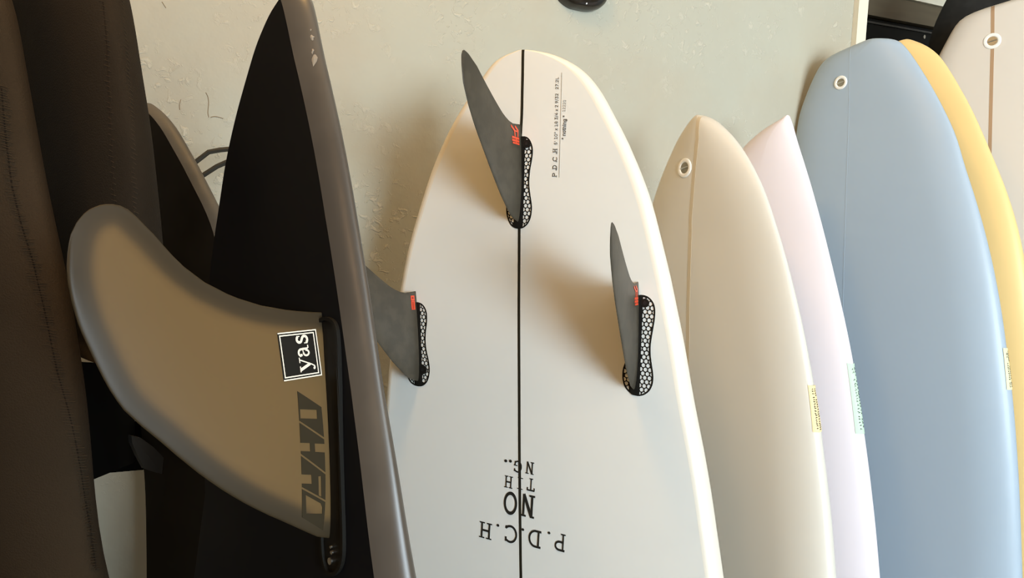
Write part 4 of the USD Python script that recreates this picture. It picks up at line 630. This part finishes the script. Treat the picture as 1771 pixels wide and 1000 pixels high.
FR = np.array(K["fin_rows"])
for key, pk, lab in (("fin_c", "plug_c", "black centre fin with small red mark"), ("fin_l", "plug_l", "black left side fin with red tag"), ("fin_r", "plug_r", "black right side fin with small red mark")):
    q0, ax, out, L = [np.array(x, float) for x in K[key]]
    sc = L / float(K["fin_c"][3])
    rows = FR * sc
    m = fin_mesh(q0, ax, out, rows, 0.0065)
    fin = part("fin", m, fin_black, th, smooth=50, label=lab)
    # local (s, t) of the base line, for the slot
    d0, d1 = q0 - b.O, q0 + ax * L - b.O
    p0, p1 = np.array([d0 @ b.e, -(d0 @ b.u)]), np.array([d1 @ b.e, -(d1 @ b.u)])
    dv = (p1 - p0) / np.linalg.norm(p1 - p0)
    slot = LineString([p0 + dv * 0.012, p1 + dv * 0.003]).buffer(0.0048)
    poly = Polygon(chaikin(K[pk], 2)).buffer(0)
    plug = part("fin_plug", slab(honeycomb(K[pk], slot.intersection(poly)), 0.0002, 0.0004, on_front(b), 0.004), plug_black, th, label="black honeycomb fin plug")
    part("slot_rim", slab(LineString([p0 + dv * 0.014, p1 + dv * 0.001]).buffer(0.0044).intersection(poly), 0.0003, 0.0012, on_front(b), 0.004), plug_black, plug)
    # fixing screw near the rear of the plug
    if key != "fin_l":
        sp = p0 + dv * 0.0215 + np.array([0.0085, 0.0])
        part("screw_boss", slab(Point(sp).buffer(0.0048).intersection(poly.buffer(-0.001)), 0.0004, 0.0010, on_front(b)), plug_black, plug)
        part("screw_hole", slab(Point(sp).buffer(0.0021), 0.0015, 0.0004, on_front(b)), hole_black, plug)
    else:
        sp = p0 + dv * 0.098 + np.array([0.0075, 0.0])
        part("screw_boss", slab(Point(sp).buffer(0.0058).intersection(poly.buffer(-0.001)), 0.0004, 0.0010, on_front(b)), plug_black, plug)
        part("screw_hole", slab(Point(sp).buffer(0.0019), 0.0015, 0.0004, on_front(b)), hole_black, plug)
    # red print on the blade's visible (left-hand) side: local (a, h)
    side = np.cross(ax, out)
    side /= np.linalg.norm(side)
    vis = np.sign(side @ (np.array([0, 0, 1.62]) - (q0 + ax * L / 2 + out * 0.03)))

    def blade(a, h, k, q0=q0, ax=ax, out=out, side=side * vis, rows=rows):
        a0, a1 = np.interp(h, rows[:, 0], rows[:, 1]), np.interp(h, rows[:, 0], rows[:, 2])
        c = np.maximum(a1 - a0, 1e-4)
        x = np.clip((a1 - a) / c, 0, 1)
        y = 1.48 * np.sqrt(x) * (1 - x) ** 0.9 / 0.62 / 1.0
        y = y / 1.0 * 0.0065 / 2 * (0.28 + 0.72 * (1 - h / rows[-1, 0]) ** 0.8)
        return q0 + a[:, None] * ax + h[:, None] * out + (np.minimum(y, 0.0034) + 0.0002 + k)[:, None] * side

    if key == "fin_l":
        part("red_tag", slab(rect(0.0045, 0.004, 0.0225, 0.0105), 0.0, 0.0003, blade, 0.004), red_print, fin)
        marks = unary_union([Point(0.0075, 0.0075).buffer(0.0014), rect(0.0108, 0.004, 0.0114, 0.0105), rect(0.0125, 0.0066, 0.0215, 0.0074), rect(0.0125, 0.0087, 0.0215, 0.0091)])
        part("tag_lettering", slab(marks, 0.0004, 0.0002, blade, 0.004), red_dark, fin)
    else:
        w_ = 0.0014
        up = unary_union([LineString([(0.0045, 0.030), (0.0085, 0.021), (0.0140, 0.020)]).buffer(w_), LineString([(0.0040, 0.018), (0.0075, 0.0105), (0.0140, 0.0115)]).buffer(w_), LineString([(0.0088, 0.0205), (0.0088, 0.0118)]).buffer(w_ * 0.6)])
        low = rect(0.0155, 0.0075, 0.0180, 0.029).union(rect(0.0187, 0.0075, 0.0212, 0.029)).union(rect(0.0219, 0.0075, 0.0240, 0.027)).union(rect(0.0155, 0.0145, 0.0240, 0.0185))
        part("red_mark", slab(affinity.scale(unary_union([up, low]), 1.0, 0.82, origin=(0, 0)), 0.0, 0.0003, blade, 0.003), red_print, fin)

# lettering on the white board (reads upside down, as the board stands on its nose)
big = []
for k, (ch, (s0, t0, ws, ht)) in enumerate(K["big"]):
    bold = 1.2 if 7 <= k <= 8 else 1.0
    g = glyph(ch, 0.062 * bold, 0.036 * bold)
    g = affinity.translate(g, -0.5, -0.5)
    g = affinity.scale(g, ws, ht, origin=(0, 0))
    # upside down: reading direction is -s, glyph up is +t
    g = affinity.affine_transform(g, [-1, 0, 0, 1, s0, t0])
    big.append(g.simplify(0.00004))
part("lettering", slab(unary_union(big), 0.0004, 0.0003, on_front(b)), ink, th, label="black upside-down lettering P.D.C.H and NOTHING in rows")


def along(b, p, q, shape):
    """Places a shape whose x runs from p to q on a board's front ((s, t) points), y to its left."""
    p, q = np.array(p), np.array(q)
    d = (q - p) / np.linalg.norm(q - p)
    nrm = np.array([-abs(d[1]), 0.0 if d[1] == 0 else d[0] * np.sign(d[1]) * -1]) if abs(d[1]) > abs(d[0]) else np.array([0, -1.0])
    return affinity.affine_transform(shape, [d[0], nrm[0], d[1], nrm[1], p[0], p[1]])


def flat_text(text, height, bold=False):
    m = meshkit.text_mesh(text, height, 0.001, bold)
    v, f = np.array(m.vertices), np.array(m.faces)
    tris = [Polygon(v[x][:, :2]) for x in f if np.ptp(v[x][:, 2]) < 1e-6 and v[x][0, 2] < 0.0005]
    return unary_union([t.buffer(1e-6) for t in tris if t.area > 1e-12])


def fit_len(shape, L):
    x0, y0, x1, y1 = shape.bounds
    k = L / (x1 - x0)
    return affinity.scale(affinity.translate(shape, -x0, 0), k, 1, origin=(0, 0))


p, q = map(np.array, K["dims"])
Ld = np.linalg.norm(q - p)
name_g = unary_union([affinity.translate(affinity.scale(glyph(c, 0.085, 0.05) if c != "." else Point(0.5, 0.12).buffer(0.14), 0.0042 if c != "." else 0.0045, 0.0052, origin=(0, 0)), x, 0) for c, x in zip("P.D.C.H", [0, 0.0052, 0.0078, 0.0135, 0.0160, 0.0217, 0.0245])])
part("name_lettering", slab(along(b, p, q, fit_len(name_g, Ld * 0.285)), 0.0003, 0.0002, on_front(b)), ink_soft, th)
spec = affinity.translate(fit_len(flat_text("5' 10\" x 18 3/4 x 2 9/32   27.2L", 0.0038), Ld * 0.665), Ld * 0.325, 0)
part("size_lettering", slab(along(b, p, q, spec), 0.0003, 0.0002, on_front(b)), ink_soft, th)
p, q = map(np.array, K["rule"])
part("ruled_line", slab(LineString([p, q]).buffer(0.00022), 0.0003, 0.0002, on_front(b)), ink_faint, th)
p, q = map(np.array, K["nothing"])
part("model_lettering", slab(along(b, p, q, fit_len(flat_text("\" nothing \"", 0.0042, True), np.linalg.norm(q - p))), 0.0003, 0.0002, on_front(b)), ink_soft, th)
p, q = map(np.array, K["grey"])
part("number_lettering", slab(along(b, p, q, fit_len(flat_text("12220", 0.0036), np.linalg.norm(q - p))), 0.0003, 0.0002, on_front(b)), ink_faint, th)


def leash_plug(b, th, st, r=0.0145, ring=plug_white):
    """A moulded ring around a recessed cup with a steel pin across it."""
    s0, t0 = st
    prof = [(r, 0.0), (r, 0.0008), (r * 0.93, 0.0017), (r * 0.72, 0.0019), (r * 0.60, 0.0012), (r * 0.56, 0.0003)]
    th_ = np.linspace(0, 2 * np.pi, 40, endpoint=False)
    V = np.concatenate([b.front(s0 + rr * np.cos(th_), t0 + rr * np.sin(th_), h) for rr, h in prof])
    n = 40
    i, j = np.meshgrid(np.arange(len(prof) - 1), np.arange(n), indexing="ij")
    qd = np.stack([i * n + j, i * n + (j + 1) % n, (i + 1) * n + (j + 1) % n, (i + 1) * n + j], -1).reshape(-1, 4)
    pl = part("leash_plug", tri(V, qd), ring, th, smooth=40, label="white leash plug ring")
    part("cup", slab(Point(s0, t0).buffer(r * 0.57), 0.0002, 0.0003, on_front(b)), plug_cup, pl, label="recessed metal cup")
    part("pin", tube([b.front(np.array(s0 - r * 0.5), np.array(t0 + r * 0.12), 0.0010), b.front(np.array(s0), np.array(t0), 0.0011), b.front(np.array(s0 + r * 0.5), np.array(t0 - r * 0.12), 0.0010)], 0.0011), steel, pl, smooth=40)


def tape(b, th, spec, m, label, seed, name="price_tape"):
    """A strip of tape around the right rail with handwriting on it."""
    (t0, qa), (t1, qb) = spec
    nt, nq = 16, 10
    tt, k = np.meshgrid(np.linspace(t0, t1, nt), np.linspace(0, 1, nq), indexing="ij")
    q_left = qa + (qb - qa) * (tt - t0) / (t1 - t0)
    qq = q_left * (1 - k) + (-0.30) * k
    lift = 0.0007 + 0.0012 * np.clip(1 - (tt - t0) / 0.008, 0, 1) * k
    Vt_ = np.array([b.rail_point(np.array([a]), np.array([c if abs(c) > 1e-4 else 1e-4]), l)[0] for a, c, l in zip(tt.ravel(), qq.ravel(), lift.ravel())])
    i, j = np.meshgrid(np.arange(nt - 1), np.arange(nq - 1), indexing="ij")
    qd = np.stack([i * nq + j, (i + 1) * nq + j, (i + 1) * nq + j + 1, i * nq + j + 1], -1).reshape(-1, 4)
    tp = part(name, tri(Vt_, qd), m, th, smooth=60, label=label)
    # rows of short pencil strokes running down the tape
    r_ = np.random.default_rng(seed)
    pieces = []
    for row in (0.22, 0.52):
        x = 0.06
        while x < 0.92:
            if r_.random() < 0.86:
                a = np.array([[x + 0.018 * r_.random(), row + 0.10 * r_.random()], [x + 0.018 * r_.random() + 0.012, row + 0.12 + 0.1 * r_.random()], [x + 0.028, row + 0.05 * r_.random()]])
                pts = []
                for xx, yy in a:
                    t_ = t0 + (t1 - t0) * min(xx, 0.99)
                    q_ = (qa + (qb - qa) * xx) * (1 - yy) + (-0.30) * yy
                    pts.append(b.rail_point(np.array([t_]), np.array([q_ if abs(q_) > 1e-4 else 1e-4]), 0.0010)[0])
                pieces.append(tube(pts, 0.00045, 4))
            x += 0.036 + 0.02 * r_.random()
    V, F, n = [], [], 0
    for v, f in pieces:
        V.append(v); F.append(f + n); n += len(v)
    part("handwriting", (np.vstack(V), np.vstack(F)), ink, tp, kind="stuff")


b, th = surfboard("cream", "cream_surfboard", "off-white pointed surfboard with leash plug beside a faint centre line", "surfboard", cream_foam)
L = K["cream_stringer"]
part("stringer", strip(b, L, 0.0060, stop=float(b.t[-1]) - 0.08), pale_stringer, th, label="pale wooden centre strip")
leash_plug(b, th, K["cream_ring"], 0.0145)
tape(b, th, K["cream_tape"], tape_cream, "pale yellow price tape with handwriting", 3)

b, th = surfboard("lilac", "lilac_surfboard", "pale lilac pointed surfboard between the cream and the blue boards", "surfboard", lilac_foam)
tape(b, th, K["lilac_tape"], tape_mint, "mint green price tape with handwriting", 5)

b, th = surfboard("blue", "blue_surfboard", "powder blue surfboard with a broad squared tail and white leash plug", "surfboard", blue_foam)
part("stringer", strip(b, K["blue_stringer"], 0.0016, stop=float(b.t[-1]) - 0.1), blue_line, th)
leash_plug(b, th, K["blue_ring"], 0.0128)
tape(b, th, K["blue_tape"], tape_pale, "pale yellow price tape", 9)

b, th = surfboard("yellow", "yellow_surfboard", "warm yellow surfboard directly behind the blue one", "surfboard", yellow_foam)

b, th = surfboard("farwhite", "white_longboard", "off-white wide board with tan centre strip at the far right edge", "surfboard", far_foam)
L = K["far_stringer"]
part("stringer", strip(b, L, 0.0068, stop=float(b.t[-1]) - 0.08), cedar, th, label="tan wooden centre strip")
leash_plug(b, th, K["far_ring"], 0.0170)

surfboard("blackfoam", "black_surfboard", "matt black board showing only as a dark edge behind the off-white board at far right", "surfboard", black_foam)

# the dark board with the honey fin
b, th = surfboard("black", "black_fin_surfboard", "black pointed-tail surfboard with grey rail carrying the big honey-brown fin", "surfboard", navy_face, grey_rail)
q0, ax, out, L = [np.array(x, float) for x in K["yas"]]
rows = np.array(K["yas_rows"])
v, f = fin_mesh(q0, ax, out, rows, 0.0085, m=30)
# finer heights for the core attribute
m_ = trimesh.Trimesh(v, f, process=False)
v, f, nrm = meshkit.arrays((v, f), 60)
fin_v = v
fin_prim = usdkit.mesh(stage, path_of("fin", th), trimesh.Trimesh(v - world_of(th), f, process=False).subdivide() if False else (v - world_of(th), f), amber, smooth=60)
gv = np.array(fin_prim.GetPointsAttr().Get()) + world_of(th)
inner = Polygon(chaikin(K["yas_inner"], 1, False).tolist() + [[float(L) + 0.02, -0.02], [float(L) + 0.02, 0.0]])
outline = Polygon([(r_[1], r_[0]) for r_ in rows] + [(r_[2], r_[0]) for r_ in rows[::-1]]).buffer(0)
la, lh = (gv - q0) @ ax, (gv - q0) @ out
core = []
for a_, h_ in zip(la, lh):
    p_ = Point(a_, h_)
    de = outline.exterior.distance(p_) if outline.contains(p_) else 0.0
    if h_ < 0.012:
        a0_, a1_ = np.interp(max(h_, 0), rows[:, 0], rows[:, 1]), np.interp(max(h_, 0), rows[:, 0], rows[:, 2])
        de = min(a_ - a0_, a1_ - a_)
    core.append(np.clip((de - 0.006) / 0.010, 0, 1))
UsdGeom.PrimvarsAPI(fin_prim).CreatePrimvar("core", Sdf.ValueTypeNames.FloatArray, "vertex").Set(Vt.FloatArray([float(x) for x in core]))
fin = fin_prim.GetPrim()
say(fin, "large honey-brown translucent raked fin")
side = np.cross(ax, out)
side /= np.linalg.norm(side)
side *= np.sign(side @ (np.array([0, 0, 1.62]) - (q0 + ax * L / 2 + out * 0.05)))


def yas_side(a, h, k):
    a0, a1 = np.interp(h, rows[:, 0], rows[:, 1]), np.interp(h, rows[:, 0], rows[:, 2])
    c = np.maximum(a1 - a0, 1e-4)
    x = np.clip((a1 - a) / c, 0, 1)
    y = np.sqrt(x) * (1 - x) ** 0.9
    xs = (1 - np.cos(np.linspace(0, np.pi, 30))) / 2
    y = y / (np.sqrt(xs) * (1 - xs) ** 0.9).max()
    y = y * 0.0085 / 2 * (0.28 + 0.72 * (1 - np.clip(h, 0, None) / rows[-1, 0]) ** 0.8)
    return q0 + a[:, None] * ax + h[:, None] * out + (y + 0.0002 + k)[:, None] * side


C4 = np.array(K["yas_sticker"])          # top left, top right, bottom right, bottom left as seen


def bilinear(C, x, y):
    """x, y in 0..1 from the top left corner."""
    x, y = np.asarray(x)[:, None], np.asarray(y)[:, None]
    return C[0] * (1 - x) * (1 - y) + C[1] * x * (1 - y) + C[2] * x * y + C[3] * (1 - x) * y


def on_sticker(x, y, k):
    p_ = bilinear(C4, x, y)
    return yas_side(p_[:, 0], p_[:, 1], k)


stk = part("sticker", slab(rect(0.0, 0.0, 1, 1), 0.0, 0.0002, on_sticker, 0.08), sticker_black, fin, label="black square sticker with white double frame reading yas")
fr = unary_union([rect(0, 0, 1, 0.028), rect(0.972, 0, 1, 1), rect(0, 0.972, 1, 1),
                  rect(0.03, 0.055, 0.93, 0.945).difference(rect(0.058, 0.083, 0.902, 0.917))])
part("sticker_frame", slab(fr, 0.0004, 0.0001, on_sticker, 0.08), sticker_white, stk)


def thick(lines):
    return unary_union([LineString(l).buffer(w_, cap_style=1 if r_ else 2, join_style=1) for l, w_, r_ in lines])


# lower-case serif letters, x-height 1, reading along +x
let_y = thick([([(0.10, 0.98), (0.48, 0.05)], 0.11, 0), ([(0.86, 0.98), (0.42, -0.12), (0.28, -0.36)], 0.05, 0), ([(0.30, -0.33), (0.16, -0.36)], 0.06, 1), ([(-0.06, 0.97), (0.38, 0.97)], 0.045, 0), ([(0.62, 0.97), (1.02, 0.97)], 0.045, 0)]).union(Point(0.13, -0.30).buffer(0.10))
let_a = thick([(arc(0.30, 0.68, 0.25, 0.28, 165, 0, 16) + [(0.56, 0.5), (0.56, 0.16)], 0.085, 0), ([(0.56, 0.16), (0.64, 0.05), (0.82, 0.06)], 0.055, 0), (arc(0.26, 0.27, 0.20, 0.24, 80, 370, 24), 0.075, 0), ([(0.30, 0.52), (0.56, 0.58)], 0.045, 0)]).union(Point(0.12, 0.72).buffer(0.10))
let_s = thick([(arc(0.36, 0.75, 0.22, 0.22, 25, 225, 16) + arc(0.32, 0.26, 0.26, 0.24, 55, -155, 18), 0.10, 0), ([(0.58, 0.98), (0.58, 0.68)], 0.04, 0), ([(0.06, 0.02), (0.06, 0.34)], 0.04, 0)])
word = unary_union([let_y, affinity.translate(let_a, 1.06, 0), affinity.translate(let_s, 1.98, 0)])
x0, y0, x1, y1 = word.bounds
# reads up the sticker: word x -> -y, word y -> -x ; it fills y 0.10..0.87 and x-height x 0.44..0.75
kx, ky = 0.78 / (x1 - x0), 0.285
word = affinity.affine_transform(word, [0, -ky, -kx, 0, 0.735, 0.87 + kx * x0])
part("sticker_lettering", slab(word, 0.0005, 0.0001, on_sticker, 0.08), sticker_white, stk)

CC = np.array(K["cyho_corner"])          # crop corners (0,0) (300,0) (0,800) (300,800)
strip_o = Polygon([(155, 50), (278, 132), (286, 230), (292, 330), (297, 470), (299, 600), (297, 690), (294, 755), (200, 700), (183, 690), (178, 560), (172, 400), (164, 220)])
cut = unary_union([Polygon([(167, 143), (253, 146), (255, 192), (169, 190)]), LineString([(158, 203), (300, 298)]).buffer(4.5), Polygon([(165, 314), (216, 316), (218, 358), (168, 356)]), Polygon([(241, 318), (310, 320), (310, 364), (243, 360)]),
                   LineString([(165, 371), (310, 478)]).buffer(4.5), Polygon([(170, 474), (224, 476), (227, 522), (172, 520)]), Polygon([(260, 484), (274, 482), (278, 588), (264, 580)]), LineString([(172, 540), (310, 614)]).buffer(4.5),
                   Polygon([(197, 578), (275, 620), (284, 640), (284, 672), (203, 672)])])
logo = strip_o.difference(cut)


def on_logo(x, y, k):
    p_ = bilinear(CC[[0, 1, 3, 2]], (np.asarray(x) - 14) / 300, np.asarray(y) / 800)
    return yas_side(p_[:, 0], p_[:, 1], k)


m1 = slab(affinity.scale(logo, 1, 1), 0.0, 0.0002, lambda x, y, k: on_logo(x, y, k), 30)
part("fin_lettering", m1, olive_print, fin, label="dark lettering CYHO along the fin base")
# raised resin box around the fin's base
bx = Polygon(chaikin(K["yas_box"], 2)).buffer(0)
box_p = part("fin_box", slab(bx.difference(bx.buffer(-0.0022)), -0.0005, 0.0030, on_front(b)), plug_black, th, label="long black fin box")
part("box_floor", slab(bx.buffer(-0.002), -0.0005, 0.0012, on_front(b)), plug_black, box_p)
sb = np.array(K["yas_box"])
scr_p = sb[np.argmax(sb[:, 1])] + np.array([0.0, -0.010])
for dx, dy, rr in ((0, 0, 0.0022), (0.001, -0.006, 0.0012), (-0.0005, -0.009, 0.0009)):
    part("box_screw", slab(Point(scr_p + np.array([dx, dy])).buffer(rr), 0.0008, 0.0012, on_front(b)), steel, box_p)
for (p_, n_), sz in zip(K["chips"], ((0.0013, 0.0020), (0.0019, 0.0042), (0.0006, 0.001), (0.0009, 0.0022))):
    p_, n_ = np.array(p_), np.array(n_)
    u_ = b.u - n_ * (b.u @ n_)
    u_ /= np.linalg.norm(u_)
    s_ = np.cross(n_, u_)
    a_ = np.linspace(0, 2 * np.pi, 11, endpoint=False)
    rr = 0.55 + 0.8 * rng.random(11)
    ring = [p_ + n_ * 0.00015 + s_ * sz[0] * r1 * np.cos(x) + u_ * sz[1] * r1 * np.sin(x) for r1, x in zip(rr, a_)]
    V = np.vstack([[p_ + n_ * 0.0006], ring])
    F = np.array([[0, 1 + k, 1 + (k + 1) % 11] for k in range(11)])
    part("chip", (V, F), chip_white, th, label="pale chip in the grey rail")

# the dark board by the wall
b, th = surfboard("third", "dark_surfboard", "dark round-tail surfboard with sanded grey rail leaning by the wall behind the black one", "surfboard", olive_face, third_rail_m)
P3 = np.array(K["third_fin"])
cn = P3.mean(0)
nn = np.linalg.svd(P3 - cn)[2][2]
nn *= np.sign(nn @ (np.array([0, 0, 1.62]) - cn))
flat3 = P3 - ((P3 - cn) @ nn)[:, None] * nn
V = np.vstack([flat3 + nn * 0.0025, flat3 - nn * 0.0025, [cn + nn * 0.0035], [cn - nn * 0.0035]])
n = len(P3)
F = [[2 * n, k, (k + 1) % n] for k in range(n)] + [[2 * n + 1, n + (k + 1) % n, n + k] for k in range(n)]
for k in range(n):
    F += [[k, n + k, n + (k + 1) % n], [k, n + (k + 1) % n, (k + 1) % n]]
mm = trimesh.Trimesh(V, np.array(F), process=False)
mm.fix_normals()
part("fin", mm, plain("dark_fin", (0.022, 0.019, 0.016), 0.5, 0.3), th, label="small dark grey side fin")


# ---- covered boards on the left ------------------------------------------------------------------
def ridge(points, lift, r, flat):
    P = np.array([np.array(p_) + lift * np.array(n_) for p_, n_ in points])
    t = np.linspace(0, 1, len(P))
    tt = np.linspace(0, 1, 60)
    P = np.stack([np.interp(tt, t, P[:, k]) for k in range(3)], 1)
    return tube(P, r, 6)


def stitches(points, lift, width, step, length, r, seed, zig=1.0):
    """A run of short threads across a seam."""
    r_ = np.random.default_rng(seed)
    P, Nn = np.array([p_ for p_, _ in points]), np.array([n_ for _, n_ in points])
    d = np.r_[0, np.cumsum(np.linalg.norm(np.diff(P, axis=0), axis=1))]
    V, F, n = [], [], 0
    for x in np.arange(0, d[-1], step):
        c = np.array([np.interp(x, d, P[:, k]) for k in range(3)])
        nv = np.array([np.interp(x, d, Nn[:, k]) for k in range(3)])
        nv /= np.linalg.norm(nv)
        c2 = np.array([np.interp(min(x + 0.01, d[-1]), d, P[:, k]) for k in range(3)]) - np.array([np.interp(max(x - 0.01, 0), d, P[:, k]) for k in range(3)])
        c2 /= np.linalg.norm(c2)
        s_ = np.cross(nv, c2)
        j = (r_.random() - 0.5) * width * 0.5
        wv = width * (0.5 + 0.5 * r_.random())
        a = c + nv * lift + s_ * (j - wv / 2) - c2 * length * 0.3 * zig
        z_ = c + nv * lift + s_ * (j + wv / 2) + c2 * length * 0.3 * zig
        v, f = tube([a, (a + z_) / 2 + nv * r * 1.2, z_], r, 5)
        V.append(v); F.append(f + n); n += len(v)
    return np.vstack(V), np.vstack(F)


b, th = surfboard("bag1", "board_bag", "brown fabric board bag at the far left edge with a zigzag seam", "board bag", fabric["brown_fabric"], bname="cover")
part("seam", ridge(K["seam1"], -0.0002, 0.0007, 0.001), seam_dark, th, smooth=40)
part("stitching", stitches(K["seam1"], 0.0003, 0.0085, 0.0021, 0.004, 0.00030, 4), thread, th, kind="stuff")

b, th = surfboard("bag2", "board_bag", "dark brown fabric board bag standing behind the honey fin, second from the left", "board bag", fabric["dark_fabric"], bname="cover")
part("seam", ridge(K["seam2"], -0.0004, 0.0009, 0.001), seam_dark, th, smooth=40)
part("stitching", stitches(K["seam2"], 0.0002, 0.005, 0.0045, 0.003, 0.00026, 11), thread, th, kind="stuff")
part("stitching", stitches(K["seam2b"], 0.0002, 0.004, 0.0040, 0.003, 0.00026, 12), thread, th, kind="stuff")

# ---- small things on the wall --------------------------------------------------------------------
A = [np.array(x) for x in K["arm"]]
arm_d = (A[2] - A[0]) / np.linalg.norm(A[2] - A[0])
arm_s = np.cross(arm_d, Z)
arm_s /= np.linalg.norm(arm_s)
arm_u = np.cross(arm_s, arm_d)
a_start = A[0] - arm_d * 0.02
Ln = np.linalg.norm(A[2] - a_start)
rk = thing("wall_rack", "black padded rack bar under the dark board bag, low on the left", "rack", a_start)
arm_s *= np.sign(arm_s @ (np.array([0, 0, 1.62]) - A[1]))
cx = (a_start + A[2]) / 2 + arm_u * 0.06 - arm_s * 0.03
part("padded_bar", box_axes(cx, arm_d, arm_s, arm_u, Ln, 0.06, 0.12), arm_m, rk)
part("mounting_plate", box_axes(a_start + arm_u * 0.02 - arm_s * 0.03 - arm_d * 0.004, arm_d, arm_s, arm_u, 0.008, 0.09, 0.06), arm_m, rk)

S = np.array(K["strap"])
hk = thing("rack_hook", "bent dark metal rack hook on the wall between the two dark boards", "hook", S.mean(0))
part("bent_bar", tube(np.vstack([S, S[:1]]), 0.0030, 8), strap_m, hk, smooth=40)
part("wall_stem", tube([S[6], S[6] + (room(0, 0.0, 0) - room(0, 0.1, 0)) * 0.5, S[6] - N * max(0.0, float((S[6] - np.array([0, 1.24, 0])) @ N))], 0.004), strap_m, hk, smooth=40)

O = np.array(K["orn"])
orn = thing("wall_ornament", "dark glossy rounded wall piece with a bright stud at the top of the wall", "wall ornament", O.mean(0))
oc = O.mean(0)
ring0 = chaikin(O, 2)
prof = [(1.0, 0.0), (1.0, 0.006), (0.97, 0.012), (0.90, 0.018), (0.75, 0.024), (0.5, 0.028), (0.22, 0.030), (0.02, 0.0305)]
V = np.concatenate([oc + (ring0 - oc) * k_ + N * h_ for k_, h_ in prof])
n = len(ring0)
i, j = np.meshgrid(np.arange(len(prof) - 1), np.arange(n), indexing="ij")
qd = np.stack([i * n + j, i * n + (j + 1) % n, (i + 1) * n + (j + 1) % n, (i + 1) * n + j], -1).reshape(-1, 4)
mm = trimesh.Trimesh(*tri(V, qd), process=False)
part("shell", mm, ornament_m, orn, smooth=40)
sd = trimesh.creation.icosphere(3, 0.0042)
sd.apply_translation(np.array(K["stud"]) + N * 0.0215)
part("stud", sd, plain("bright_stud", (0.85, 0.85, 0.82), 0.2, 0.6), orn, smooth=True, label="small bright stud")
